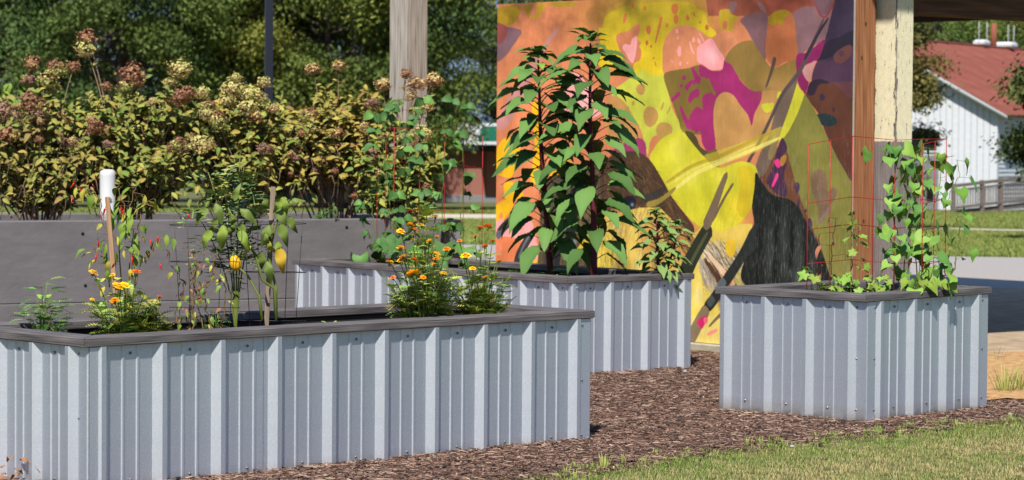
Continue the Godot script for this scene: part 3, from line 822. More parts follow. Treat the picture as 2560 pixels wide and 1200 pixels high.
func raised_bed(label: String, at: Vector3, yaw: float, lr: float, ll: float, front: Array, side: Array) -> Node3D:
	var o := thing("raised_bed", label, "planter", at, yaw, "corrugated metal raised beds")
	var screw := begin()
	lathe(screw, [Vector2(0.0065, 0), Vector2(0.0065, 0.002), Vector2(0.0045, 0.0025), Vector2(0.0040, 0.006), Vector2(0.0002, 0.007)], 6)
	var screw_mesh := flat(screw)
	# [origin, u axis, outward, length, first rib, pitch]
	var walls := [
		[Vector3(0, 0, -0.021), Vector3(1, 0, 0), Vector3(0, 0, 1), lr, front[0], front[1]],
		[Vector3(-0.002, 0, -ll), Vector3(0, 0, 1), Vector3(-1, 0, 0), ll, ll - side[0] - 0.0225, side[1]],
		[Vector3(lr, 0, -ll + 0.021), Vector3(-1, 0, 0), Vector3(0, 0, -1), lr, 0.16, 0.3048],
		[Vector3(lr + 0.002, 0, 0), Vector3(0, 0, -1), Vector3(1, 0, 0), ll, 0.15, 0.3048],
	]
	for w in walls:
		var ux: Vector3 = w[1]
		var nz: Vector3 = w[2]
		var xf := Transform3D(Basis(ux, Vector3.UP, nz), w[0])
		var u := 0.0
		var k := 0
		while u < w[3] - 0.01:
			var e: float = minf(u + w[5] * 3.0, w[3])
			if w[3] - e < 0.2:
				e = w[3]
			var prof := sheet_profile(u, e, w[4], w[5])
			var st := begin()
			st.set_smooth_group(-1)
			for i in prof.size() - 1:
				var a := Vector3(prof[i].x, -0.03, prof[i].y + 0.0012 * (k % 2))
				var b := Vector3(prof[i + 1].x, -0.03, prof[i + 1].y + 0.0012 * (k % 2))
				var shade := 0.965 + 0.05 * fmod(k * 0.37 + w[0].z * 3.1 + 9.0, 1.0)
				var grimy := 0.80 + 0.12 * sin(prof[i].x * 23.0 + k) * sin(prof[i].x * 7.0)
				var lv := [0.0, 0.034 + 0.012 * sin(prof[i].x * 31.0), 0.085, SHEET_H + 0.03]
				var tints := [Color(0.72, 0.64, 0.55) * grimy, Color(0.92, 0.89, 0.85) * shade, Color(1, 1, 1) * shade, Color(1, 1, 1) * shade]
				for e2 in 3:
					var v := [[a, lv[e2], e2], [a, lv[e2 + 1], e2 + 1], [b, lv[e2 + 1], e2 + 1], [b, lv[e2], e2]]
					for id in [0, 1, 2, 0, 2, 3]:
						st.set_color(tints[v[id][2]])
						st.add_vertex(v[id][0] + Vector3(0, v[id][1], 0))
			part("metal_panel", flat(st), M.metal, o, xf)
			u = e
			k += 1
		var r: float = fmod(w[4], w[5])
		while r < w[3] - 0.1:
			var mid: float = r + 0.0112 + w[5] * 0.5
			if mid < w[3] - 0.08:
				for y in [SHEET_H - 0.035, 0.03]:
					part("screw", screw_mesh, M.screw, o, xf * facing(Vector3(mid, y, 0.001), Vector3.UP, Vector3.BACK) * Transform3D(Basis(Vector3.RIGHT, -PI / 2), Vector3.ZERO) if false else xf * Transform3D(Basis(Vector3.RIGHT, PI / 2), Vector3(mid, y, 0.001)))
			r += w[5]
	# corner trims
	for c in [[0.0, 0.0, 1.0, 1.0], [lr, 0.0, -1.0, 1.0], [lr, -ll, -1.0, -1.0], [0.0, -ll, 1.0, -1.0]]:
		var st := begin()
		var s: float = c[2]
		var t: float = -c[3]
		var g := PackedVector2Array([Vector2(0, 0), Vector2(0.064 * s, 0), Vector2(0.064 * s, 0.018 * t), Vector2(0.02 * s, 0.020 * t), Vector2(0.018 * s, 0.076 * t), Vector2(0, 0.076 * t)])
		for i in g.size():
			g[i] += Vector2(c[0], c[1])
		prism(st, g, -0.03, SHEET_H - 0.001, 0.0015)
		part("corner_trim", flat(st), M.trim, o)
		for y in [0.03, SHEET_H * 0.5, SHEET_H - 0.03]:
			part("screw", screw_mesh, M.screw, o, Transform3D(Basis(Vector3.BACK, PI / 2 * s), Vector3(c[0] - 0.0 * s, y, c[1] + 0.068 * t)))
			part("screw", screw_mesh, M.screw, o, Transform3D(Basis(Vector3.RIGHT, -PI / 2 * t), Vector3(c[0] + 0.056 * s, y, c[1])))
	# rim boards, mitred
	var x0 := -0.034
	var x1 := lr + 0.02
	var z0 := -ll - 0.011
	var z1 := 0.011
	for b in [[Vector3(x0, 0, z1), 0.0, x1 - x0], [Vector3(x1, 0, z1), PI / 2, z1 - z0], [Vector3(x1, 0, z0), PI, x1 - x0], [Vector3(x0, 0, z0), -PI / 2, z1 - z0]]:
		var st := begin()
		var l: float = b[2]
		var wdt := 0.138
		prism(st, PackedVector2Array([Vector2(0.001, 0), Vector2(l - 0.001, 0), Vector2(l - wdt - 0.001, -wdt), Vector2(wdt + 0.001, -wdt)]), SHEET_H, SHEET_H + 0.038, 0.004)
		part("rim_board", flat(st), M.rim, o, Transform3D(Basis(Vector3.UP, b[1]), b[0]))
		# inner lining board below the rim
		part("lining_board", box_mesh(Vector3(0.16, SHEET_H - 0.16, -0.125), Vector3(l - 0.16, SHEET_H - 0.003, -0.09), 0.003), M.liner, o, Transform3D(Basis(Vector3.UP, b[1]), b[0]))
	var soil := sheet(PackedVector2Array([Vector2(0.04, -0.06), Vector2(lr - 0.04, -0.06), Vector2(lr - 0.04, -ll + 0.06), Vector2(0.04, -ll + 0.06)]), SHEET_H - 0.075, 0.05, 0.04, 5)
	part("soil", soil, M.soil, o)
	return o

# ---------------------------------------------------------------- plants
func spread_leaves(n: int) -> Array:
	return range(n)

func amaranth(called: String, label: String, base: Vector3, top: Vector3, n: int, size: float, sd: int, group: String, pale := false) -> void:
	rng.seed = sd
	var o := thing(called, label, "plant", base, 0.0, group)
	var h := top - base
	var pts := []
	for i in 9:
		var t := i / 8.0
		pts.append(h * t + Vector3(sin(t * 5.0 + sd), 0, cos(t * 4.0 + sd)) * 0.012 * sin(t * PI))
	part("stem", tube_mesh(pts, 0.019 * size / 0.2, 0.006, 8), M.amaranth_stem, o)
	var meshes := []
	for k in 4:
		meshes.append(leaf_mesh(1.0, 0.44 + 0.08 * (k % 2), 0, 0.2 + 0.14 * (k % 3), 0.22 + 0.12 * (k / 2) + 0.1 * (k % 2), 0.2, 15, k * 1.7))
	for i in n:
		var t := 0.12 + 0.86 * pow(float(i) / (n - 1), 0.85)
		var p: Vector3 = h * t
		var a := i * 2.39996 + rng.randf_range(-0.35, 0.35)
		var out := Vector3(cos(a), 0, sin(a))
		var young := smoothstep(0.84, 1.0, t)
		var l := size * lerpf(rng.randf_range(0.8, 1.2), rng.randf_range(0.55, 0.85), young) * lerpf(0.92, 1.0, t)
		var pet := size * lerpf(rng.randf_range(0.34, 0.6), 0.14, young) * lerpf(1.0, 0.75, t)
		var end := p + out * pet + Vector3.UP * pet * 0.6
		var dir := out + Vector3.UP * lerpf(lerpf(rng.randf_range(-0.9, -0.15), rng.randf_range(-0.15, 0.35), t), rng.randf_range(-0.25, 0.15), young)
		part("petiole", tube_mesh(arc(p, (out + Vector3.UP * 0.9) * pet * 0.5, end, 4), 0.0034, 0.0024, 4), M.amaranth_stem, o)
		part("leaf", meshes[rng.randi() % 4], M.heart_leaf2 if rng.randf() < 0.03 else M.pale_leaf if pale else [M.amaranth_leaf, M.amaranth_leaf2, M.amaranth_leaf3][rng.randi() % 3], o, facing(end, dir, Vector3.UP + out * 0.35 + Vector3(0, 0, rng.randf_range(0.0, 0.6)), l))
	for i in 12:
		var a := i * 2.39996
		var out := Vector3(cos(a), rng.randf_range(0.05, 0.7), sin(a))
		part("leaf", meshes[i % 4], M.amaranth_leaf2 if i % 2 else M.amaranth_leaf, o, facing(h + Vector3.UP * (0.01 + 0.004 * i), out, Vector3.UP, size * rng.randf_range(0.45, 0.75)))

# stalk with feathery leaves and marigold heads
func marigold(label: String, base: Vector3, width: float, height: float, stems: int, flowers: Array, tone: Array, sd: int, dense := 16, group := "marigold plants") -> void:
	rng.seed = sd
	var o := thing("marigold_plant", label, "plant", base, 0.0, group)
	var st := begin()
	var xfs := []
	var cols := []
	for i in stems:
		var a := rng.randf() * TAU
		var r := sqrt(rng.randf()) * width
		var tip := Vector3(cos(a) * r, height * rng.randf_range(0.35, 1.0) * (1.0 - 0.2 * pow(r / width, 2.0)), sin(a) * r * 0.8)
		var p := arc(Vector3(cos(a), 0, sin(a)) * rng.randf() * width * 0.25, Vector3(tip.x * 0.35, tip.y * 0.6, tip.z * 0.35), tip, 6)
		tube(st, p, 0.0035, 0.0015, 4)
		for k in dense:
			var t := rng.randf_range(0.08, 1.0)
			var q: Vector3 = p[int(t * 5.0)].lerp(p[int(t * 5.0) + 1], fmod(t * 5.0, 1.0))
			var b := rng.randf() * TAU
			var d := Vector3(cos(b), rng.randf_range(-0.2, 0.8), sin(b))
			xfs.append(facing(q, d, Vector3.UP, rng.randf_range(0.5, 1.0)))
			cols.append((tone[rng.randi() % tone.size()] as Color) * rng.randf_range(0.75, 1.15))
	for f in flowers:
		f[0] += Vector3(0, 0, 0.13)
		f[1] *= 1.12
		var end: Vector3 = f[0] - base
		tube(st, arc(Vector3(end.x * 0.3, 0, end.z * 0.3), Vector3(end.x * 0.2, end.y * 0.6, end.z * 0.2), end, 6), 0.0032, 0.0018, 4)
		for k in 8:
			var q := end * rng.randf_range(0.35, 0.92)
			var b := rng.randf() * TAU
			xfs.append(facing(q, Vector3(cos(b), rng.randf_range(-0.1, 0.6), sin(b)), Vector3.UP, rng.randf_range(0.4, 0.8)))
			cols.append((tone[rng.randi() % tone.size()] as Color) * rng.randf_range(0.75, 1.15))
	part("stem", flat(st), M.green_stem, o)
	many("foliage", M.feather, M.tinted_leaf, o, xfs, cols)
	for f in flowers:
		var fl := part("flower", M.flower_mesh[rng.randi() % 3], M.petal_orange if f[2] else M.petal_yellow, o, Transform3D(Basis.from_euler(Vector3(rng.randf_range(0.1, 0.6), rng.randf() * TAU, 0)).scaled(Vector3.ONE * f[1]), f[0] - base))
		part("calyx", M.calyx_mesh, M.green_stem, fl)

func flower_head(r: float, n: int, sd: int) -> ArrayMesh:
	rng.seed = sd
	var st := begin()
	for ring in [[1.0, 9, 0.0], [0.78, 8, 0.22], [0.52, 7, 0.38], [0.25, 5, 0.46]]:
		for i in ring[1]:
			var a: float = TAU * (i + rng.randf() * 0.5) / ring[1]
			var d := Vector3(cos(a), 0, sin(a))
			var s := Vector3(-sin(a), 0, cos(a))
			var rr: float = r * ring[0] * rng.randf_range(0.9, 1.08)
			var w := r * 0.36
			var y: float = r * ring[2]
			var c := d * rr * 0.2 + Vector3.UP * y * 0.7
			var e := d * rr + Vector3.UP * (y + rng.randf_range(-0.15, 0.1) * r)
			var l := e - s * w - d * rr * 0.12 + Vector3.UP * r * rng.randf_range(-0.05, 0.12)
			var q := e + s * w - d * rr * 0.12 + Vector3.UP * r * rng.randf_range(-0.05, 0.12)
			st.set_color(Color(1.0, 0.74, 0.5))
			st.add_vertex(c)
			st.set_color(Color(1, 1, 1))
			st.add_vertex(l)
			st.add_vertex(e)
			st.set_color(Color(1.0, 0.74, 0.5))
			st.add_vertex(c)
			st.set_color(Color(1, 1, 1))
			st.add_vertex(e)
			st.add_vertex(q)
	return flat(st)

func make_plant_kit() -> void:
	M.amaranth_leaf = leafy(srgb(84, 118, 58), 0.25, 0.7)
	M.amaranth_leaf2 = leafy(srgb(96, 132, 66), 0.25, 0.7)
	M.amaranth_leaf3 = leafy(srgb(72, 104, 50), 0.3, 0.7)
	M.pale_leaf = leafy(srgb(116, 144, 80), 0.35, 0.7)
	M.amaranth_stem = plain(srgb(88, 32, 44), 0.5)
	M.green_stem = plain(srgb(104, 118, 52), 0.6)
	M.brown_stem = plain(srgb(128, 104, 70), 0.9)
	M.tinted_leaf = leafy(Color.WHITE, 0.6, 0.65)
	M.heart_leaf = leafy(srgb(104, 146, 58), 0.7)
	M.heart_leaf2 = leafy(srgb(124, 160, 66), 0.7)
	M.heart_leaf3 = leafy(srgb(84, 128, 58), 0.5)
	M.bean_leaf = leafy(srgb(70, 108, 54), 0.35)
	M.bean_leaf2 = leafy(srgb(92, 134, 62), 0.4)
	M.yellow_leaf = leafy(srgb(168, 164, 66), 0.45)
	M.gold_leaf = leafy(srgb(190, 158, 52), 0.4)
	M.lime_leaf = leafy(srgb(126, 148, 60), 0.4)
	M.pink_leaf = leafy(srgb(172, 112, 84), 0.4)
	M.eggplant_leaf = leafy(srgb(104, 122, 56), 0.3)
	M.pepper_leaf = leafy(srgb(112, 140, 56), 0.4)
	M.chili = plain(srgb(190, 28, 26), 0.3)
	M.chili_dark = plain(srgb(120, 20, 34), 0.35)
	M.egg_fruit = plain(srgb(226, 172, 36), 0.3)
	M.petal_orange = leafy(srgb(255, 152, 16), 0.3, 0.7)
	M.petal_yellow = leafy(srgb(255, 206, 22), 0.3, 0.7)
	M.feather = feather_leaf(0.085, 0.07, 6, 0.25, 0.2)
	M.flower_mesh = [flower_head(1.0, 0, 1), flower_head(1.0, 0, 2), flower_head(1.0, 0, 3)]
	var cal := begin()
	lathe(cal, [Vector2(0.05, -0.75), Vector2(0.3, -0.5), Vector2(0.34, -0.1), Vector2(0.1, 0.05)], 7)
	M.calyx_mesh = flat(cal)
	M.heart_mesh = []
	for k in 3:
		M.heart_mesh.append(leaf_mesh(1.0, 1.02, 2, 0.12 + 0.1 * k, 0.15 + 0.12 * k, 0.12, 7, k * 2.0))
	M.bean_mesh = [leaf_mesh(1.0, 0.72, 0, 0.15, 0.2, 0.1, 6, 1.0), leaf_mesh(1.0, 0.78, 0, 0.3, 0.35, 0.1, 6, 2.0)]
	M.lance_mesh = [leaf_mesh(1.0, 0.36, 3, 0.3, 0.3, 0.15, 5, 1.0), leaf_mesh(1.0, 0.42, 3, 0.2, 0.5, 0.2, 5, 3.0)]
	M.broad_mesh = [leaf_mesh(1.0, 0.46, 0, 0.5, 0.55, 0.5, 15, 1.0), leaf_mesh(1.0, 0.42, 0, -0.6, 0.8, 0.6, 15, 2.5)]
	M.lobed_mesh = [lobed_leaf(1.0, 5, 0.35, 0.15, 0.0), lobed_leaf(1.0, 5, 0.45, 0.3, 2.0)]

# ---------------------------------------------------------------- hydrangea
func hydrangea_head(sd: int, r: float, h: float, top_col: Color, low_col: Color, mixed: float) -> ArrayMesh:
	rng.seed = sd
	var st := begin()
	var n := 330
	for i in n:
		var u := rng.randf()
		var a := rng.randf() * TAU
		var y := -1.0 + 2.0 * u
		var ring := sqrt(1.0 - y * y) * (1.0 - 0.35 * maxf(0.0, y))
		var d := Vector3(cos(a) * ring, y, sin(a) * ring)
		var p := Vector3(d.x * r, d.y * h, d.z * r) * rng.randf_range(0.7, 1.1) * (1.0 + 0.22 * sin(a * 3.0 + sd) * ring + 0.15 * sin(y * 6.0 + sd * 2.0 + a))
		var nn := (d + jit(0.45)).normalized()
		var t := facing(p, nn, Vector3(0.2, 1, 0.1))
		var c := low_col.lerp(top_col, clampf(smoothstep(-0.4, 0.7, y + rng.randf_range(-mixed, mixed)), 0.0, 1.0)) * rng.randf_range(0.6, 1.25)
		st.set_color(c)
		var k := rng.randf_range(0.0065, 0.0115) * (r / 0.085)
		var tw := rng.randf() * TAU
		for q in 4:
			var b := tw + q * PI / 2
			var e := Vector3(cos(b), sin(b), 0) * k
			var f := Vector3(-sin(b), cos(b), 0) * k * 0.62
			var v := [Vector3.ZERO, e * 0.62 + f + Vector3(0, 0, k * 0.3), e * 1.25 + Vector3(0, 0, k * rng.randf_range(-0.2, 0.6)), e * 0.62 - f + Vector3(0, 0, k * 0.3)]
			quad(st, t * v[0], t * v[1], t * v[2], t * v[3])
	return flat(st)

func hydrangea(label: String, base: Vector3, half: float, height: float, n_stems: int, sd: int, heads: Array, tones: Array, low_leaf := 0.14) -> void:
	rng.seed = sd
	var o := thing("hydrangea_bush", label, "shrub", base, 0.0, "hydrangea bushes behind the grey wall")
	var wood := begin()
	var spots := []
	for i in n_stems:
		var a := i * 2.39996 + rng.randf_range(-0.3, 0.3)
		var r := half * pow(rng.randf(), 0.6)
		var foot := Vector3(cos(a), 0, sin(a)) * rng.randf_range(0.03, 0.16)
		var tip := Vector3(cos(a) * r, height * sqrt(maxf(0.02, 1.0 - pow(r / half, 2.0) * 0.75)) * rng.randf_range(0.8, 1.0), sin(a) * r * 0.5 + 0.08)
		var p := arc(foot, Vector3(tip.x * 0.22, tip.y * 0.62, tip.z * 0.22), tip, 8)
		tube(wood, p, 0.0085, 0.003, 5)
		for b in rng.randi_range(10, 14):
			var t := rng.randf_range(low_leaf, 0.98)
			var q: Vector3 = p[int(t * 7.99)].lerp(p[mini(8, int(t * 7.99) + 1)], fmod(t * 7.99, 1.0))
			var bd := (Vector3(rng.randf_range(-1, 1), rng.randf_range(0.1, 1.0), rng.randf_range(-1, 1)) + tip.normalized() * 0.5).normalized()
			var bl := rng.randf_range(0.1, 0.28)
			var e := q + bd * bl + Vector3.DOWN * bl * rng.randf_range(-0.1, 0.3)
			var bp := arc(q, bd * bl * 0.5, e, 3)
			tube(wood, bp, 0.0035, 0.0018, 4)
			for k in rng.randi_range(13, 20):
				var tt := rng.randf_range(0.15, 1.0)
				var s: Vector3 = bp[int(tt * 2.99)].lerp(bp[int(tt * 2.99) + 1], fmod(tt * 2.99, 1.0))
				spots.append([s, (bd * 0.4 + Vector3(rng.randf_range(-1, 1), rng.randf_range(-0.5, 0.7), rng.randf_range(-1, 1))).normalized()])
	for i in 9:
		var u := rng.randf_range(-0.95, 0.95)
		heads.append([base + Vector3(u * half, height * rng.randf_range(0.45, 0.95) * sqrt(1.0 - 0.6 * u * u), half * 0.5 * sqrt(1.0 - u * u) + 0.06), rng.randf_range(0.3, 0.55), [1, 3, 4, 3][i % 4]])
	for hd in heads:
		var e: Vector3 = hd[0] - base
		var p := arc(Vector3(e.x * 0.35, height * 0.35, e.z * 0.4), Vector3(e.x * 0.2, (e.y - height * 0.35) * 0.6, 0), e, 6)
		tube(wood, p, 0.006, 0.003, 5)
		for k in 5:
			var s: Vector3 = p[3 + rng.randi() % 3]
			spots.append([s, Vector3(rng.randf_range(-1, 1), rng.randf_range(-0.2, 0.5), rng.randf_range(-1, 1)).normalized()])
	for i in (250 if low_leaf < 0.3 else 120):
		var u := rng.randf_range(-1.0, 1.0)
		var v := rng.randf_range(0.16 + low_leaf * 0.6, 0.98)
		var swell := sqrt(1.0 - u * u * 0.8) * sin(PI * (0.2 + 0.72 * v))
		var s := Vector3(u * half * (0.7 + 0.3 * v), v * height * sqrt(1.0 - 0.5 * u * u), half * 0.62 * swell + rng.randf_range(-0.08, 0.05))
		spots.append([s, Vector3(rng.randf_range(-1, 1), rng.randf_range(-0.6, 0.5), rng.randf_range(-0.3, 1)).normalized()])
		if i % 6 == 0:
			tube(wood, arc(s, Vector3(rng.randf_range(-0.06, 0.06), -0.1, -0.05), s + Vector3(rng.randf_range(-0.12, 0.12), -0.22, -0.14), 3), 0.0022, 0.003, 4)
	part("stem", flat(wood), M.twig, o)
	spots.sort_custom(func(a, b): return a[0].z > b[0].z)
	var xfs := []
	var cols := []
	for i in spots.size():
		var l := rng.randf_range(0.04, 0.095)
		var xf := facing(spots[i][0], spots[i][1], Vector3(0, 1, 0.8) + jit(0.6), l)
		if i < 290:
			part("leaf", M.hyd_leaf[rng.randi() % 3], M.hyd_tone[tones[rng.randi() % tones.size()]], o, xf)
		else:
			xfs.append(xf)
			cols.append((M.hyd_tone[tones[rng.randi() % tones.size()]] as StandardMaterial3D).albedo_color.srgb_to_linear() * rng.randf_range(0.8, 1.2))
	many("foliage", M.hyd_leaf[0], M.tinted_leaf, o, xfs, cols)
	for hd in heads:
		part("flower_head", M.hyd_head[hd[2]][rng.randi() % 2], M.tinted_leaf, o, Transform3D(Basis.from_euler(Vector3(rng.randf_range(-0.3, 0.5), rng.randf() * TAU, rng.randf_range(-0.4, 0.4))).scaled(Vector3(rng.randf_range(0.85, 1.15), rng.randf_range(0.7, 0.95), 1.0) * hd[1]), hd[0] - base))

func make_hydrangea_kit() -> void:
	M.hyd_leaf = []
	for k in 3:
		M.hyd_leaf.append(leaf_mesh(1.0, 0.42, 1, 0.45, 0.25 + 0.2 * k, 0.2, 5, k * 1.3))
	M.hyd_tone = []
	for c in [srgb(130, 130, 62), srgb(142, 136, 66), srgb(116, 126, 60), srgb(154, 138, 68), srgb(134, 116, 66), srgb(166, 146, 66), srgb(106, 128, 58), srgb(150, 154, 72), srgb(138, 106, 64)]:
		M.hyd_tone.append(leafy(c, 0.65, 0.7))
	var cream := lin(206, 186, 128)
	var green := lin(188, 188, 112)
	var tanb := lin(168, 126, 92)
	var brown := lin(146, 102, 80)
	var rose := lin(160, 122, 106)
	# 0 brown over green, 1 brown, 2 green-cream with tan, 3 cream, 4 greyish rose
	M.hyd_head = []
	for q in [[brown, green, 0.5], [brown, tanb, 0.9], [green, cream, 0.9], [cream, tanb, 0.9], [rose, lin(140, 112, 96), 0.9]]:
		M.hyd_head.append([hydrangea_head(50 + M.hyd_head.size(), 0.085, 0.085, q[0], q[1], q[2]), hydrangea_head(70 + M.hyd_head.size(), 0.085, 0.075, q[0], q[1], q[2])])

# ---------------------------------------------------------------- trees
func leaf_clump(sd: int, n: int, r: float, l: float) -> ArrayMesh:
	rng.seed = sd
	var st := begin()
	for i in n:
		var p := Vector3(rng.randfn(), rng.randfn() * 0.7, rng.randfn()) * r * 0.5
		var t := facing(p, jit(1.0) + Vector3(0, -0.3, 0), Vector3.UP + jit(0.6), l * rng.randf_range(0.7, 1.25))
		st.set_color(Color(1, 1, 1) * rng.randf_range(0.75, 1.25))
		quad(st, t * Vector3(0, 0, 0), t * Vector3(-0.3, 0.05, 0.5), t * Vector3(0, -0.05, 1.0), t * Vector3(0.3, 0.05, 0.5))
	return flat(st)

# crown: boughs sit on an ellipsoid; each bough is a lumpy pad of leaf clumps
func tree(label: String, at: Vector3, height: float, rx: float, low: float, boughs: int, per: int, tones: Array, sd: int, clump: ArrayMesh, bough_r := 1.0, group := "", trunk_r := 0.22, only := 0.0) -> void:
	rng.seed = sd
	var o := thing("tree", label, "tree", at, 0.0, group)
	var wood := begin()
	var top := Vector3(rng.randf_range(-0.4, 0.4), height * 0.85, rng.randf_range(-0.4, 0.4))
	tube(wood, arc(Vector3(0, -0.2, 0), Vector3(0.1, height * 0.4, 0), top, 8), trunk_r, trunk_r * 0.15, 9)
	part("trunk", flat(wood), M.bark, o)
	var limbs := begin()
	var xfs := []
	var cols := []
	var cy := (height + low) * 0.5
	var ry := (height - low) * 0.5
	for i in boughs:
		var y := rng.randf_range(-0.95, 0.98)
		var a := i * 2.39996 + rng.randf_range(-0.4, 0.4)
		var k := sqrt(1.0 - y * y) * rng.randf_range(0.62, 1.05)
		var c := Vector3(cos(a) * k * rx, cy + y * ry, sin(a) * k * rx)
		var br := bough_r * rng.randf_range(0.65, 1.25)
		var from := Vector3(0, clampf(c.y - rng.randf_range(0.3, 0.2 + 0.35 * height * 0.3), 0.5, height * 0.8), 0)
		tube(limbs, arc(from, (c - from) * 0.5 + Vector3.UP * 0.3, c, 4), trunk_r * 0.28, 0.015, 4)
		var tone: Color = tones[rng.randi() % tones.size()]
		for j in per:
			var d := Vector3(rng.randfn(), rng.randfn(), rng.randfn()).normalized()
			if d.y < -0.2 and rng.randf() < 0.6:
				d.y = -d.y
			var p := c + Vector3(d.x, d.y * 0.55, d.z) * br * pow(rng.randf(), 0.35)
			var s := rng.randf_range(0.75, 1.2)
			xfs.append(Transform3D(Basis(Vector3.UP, rng.randf() * TAU).rotated(Vector3.RIGHT, rng.randf_range(-0.4, 0.4)).scaled(Vector3.ONE * s), p))
			cols.append(tone * rng.randf_range(0.8, 1.2))
	part("limbs", flat(limbs), M.bark, o)
	many("crown", clump, M.tinted_leaf, o, xfs, cols)

# ---------------------------------------------------------------- smaller builders
func wire_cage(label: String, corners: Array, tops: Array, foot: float, rows: Array) -> void:
	var base: Vector3 = corners[0]
	base.y = foot
	var o := thing("trellis_cage", label, "trellis", base, 0.0, "red wire trellis cages")
	var up := func(k: int, h: float) -> Vector3:
		var c: Vector3 = corners[k]
		return Vector3(c.x, h, c.z) - base
	for k in corners.size():
		part("upright_wire", tube_mesh([up.call(k, foot - 0.05), up.call(k, tops[k])], 0.0023, 0.0023, 6), M.red_wire, o)
		if k + 1 < corners.size():
			var m0: Vector3 = (up.call(k, foot - 0.05) as Vector3).lerp(up.call(k + 1, foot - 0.05), 0.5)
			var m1: Vector3 = (up.call(k, tops[k]) as Vector3).lerp(up.call(k + 1, tops[k + 1]), 0.5)
			part("upright_wire", tube_mesh([m0, m1], 0.0019, 0.0019, 6), M.red_wire, o)
			for r in rows:
				var a: Vector3 = up.call(k, lerpf(foot, tops[k], r) - 0.003)
				var b: Vector3 = up.call(k + 1, lerpf(foot, tops[k + 1], r) - 0.003)
				part("cross_wire", tube_mesh([a, b], 0.0019, 0.0019, 6), M.red_wire, o)

func round_cage(label: String, at: Vector3, r: float, rings: Array) -> void:
	var o := thing("tomato_cage", label, "plant cage", at, 0.0, "thin round wire cages")
	for k in 4:
		var a := k * PI / 2 + 0.4
		part("leg_wire", tube_mesh([Vector3(cos(a) * r * 0.7, -0.1, sin(a) * r * 0.7), Vector3(cos(a) * r, rings[rings.size() - 1] + 0.02, sin(a) * r)], 0.0017, 0.0017, 5), M.grey_wire, o)
	for h in rings:
		var pts := []
		for k in 25:
			var a := TAU * k / 24.0
			pts.append(Vector3(cos(a) * r, h + 0.01 * sin(a), sin(a) * r))
		part("ring_wire", tube_mesh(pts, 0.0016, 0.0016, 5), M.grey_wire, o)

func stake(label: String, a: Vector3, b: Vector3, w: float, m: Material) -> void:
	var d := b - a
	var o := thing("garden_stake", label, "stake", a, 0.0, "wooden garden stakes")
	var st := begin()
	prism(st, PackedVector2Array([Vector2(-w, -w * 0.7), Vector2(w, -w * 0.7), Vector2(w, w * 0.7), Vector2(-w, w * 0.7)]), 0.0, d.length(), 0.002)
	part("shaft", flat(st), m, o, facing(Vector3.ZERO, d, Vector3.BACK) * Transform3D(Basis(Vector3.RIGHT, PI / 2), Vector3.ZERO))

# a climber: stems given as lists of points; leaves hang from them
func climber(called: String, label: String, stems: Array, step: float, size: float, meshes: Array, mats: Array, sd: int, group := "", triple := false, stem_mat: Material = null) -> Node3D:
	rng.seed = sd
	var base: Vector3 = stems[0][0]
	var o := thing(called, label, "plant", base, 0.0, group)
	var wood := begin()
	for s in stems:
		var pts := []
		for i in s.size() - 1:
			for k in 6:
				var t := k / 6.0
				var p: Vector3 = (s[i] as Vector3).cubic_interpolate(s[i + 1], s[maxi(0, i - 1)], s[mini(s.size() - 1, i + 2)], t)
				pts.append(p - base + jit(0.008))
		pts.append(s[s.size() - 1] - base)
		tube(wood, pts, 0.0032, 0.0016, 4)
		var run := 0.0
		for i in range(1, pts.size()):
			run += (pts[i] as Vector3).distance_to(pts[i - 1])
			if run < step:
				continue
			run = 0.0
			var a := rng.randf() * TAU
			var out := (Vector3(cos(a), rng.randf_range(-0.2, 0.4), sin(a)) + Vector3(0, 0, 0.25)).normalized()
			var e: Vector3 = pts[i] + out * size * rng.randf_range(0.35, 0.9)
			tube(wood, [pts[i], e], 0.0012, 0.0009, 4)
			var n := 3 if triple else 1
			for k in n:
				var dir := (Vector3(0, -0.75, 0) + out * 0.55 + jit(0.45)).normalized()
				if triple:
					dir = (dir + Vector3([-0.8, 0.0, 0.8][k], 0.3 if k != 1 else 0.0, 0)).normalized()
				var up := (out + Vector3(0, 0.35, 0.5) + jit(0.4)).normalized()
				part("leaf", meshes[rng.randi() % meshes.size()], mats[rng.randi() % mats.size()], o, facing(e, dir, up, size * rng.randf_range(0.55, 1.15)))
	part("stem", flat(wood), M.green_stem if stem_mat == null else stem_mat, o)
	return o

# soft low plant of feathery or lobed leaves
func tuft(called: String, label: String, at: Vector3, n: int, h: float, w: float, mesh: Mesh, tones: Array, k0: float, k1: float, sd: int, group := "") -> void:
	rng.seed = sd
	var o := thing(called, label, "plant", at, 0.0, group)
	var st := begin()
	var xfs := []
	var cols := []
	for i in n:
		var a := rng.randf() * TAU
		var r := sqrt(rng.randf()) * w
		var e := Vector3(cos(a) * r, h * rng.randf_range(0.3, 1.0) * (1.0 - 0.5 * r / w), sin(a) * r)
		tube(st, arc(Vector3(cos(a), 0, sin(a)) * r * 0.15, Vector3(0, e.y * 0.6, 0), e, 3), 0.0014, 0.001, 3)
		xfs.append(facing(e, Vector3(cos(a), rng.randf_range(-0.3, 0.6), sin(a)), Vector3.UP, rng.randf_range(k0, k1)))
		cols.append((tones[rng.randi() % tones.size()] as Color) * rng.randf_range(0.75, 1.2))
	part("stem", flat(st), M.green_stem, o)
	many("foliage", mesh, M.tinted_leaf, o, xfs, cols)

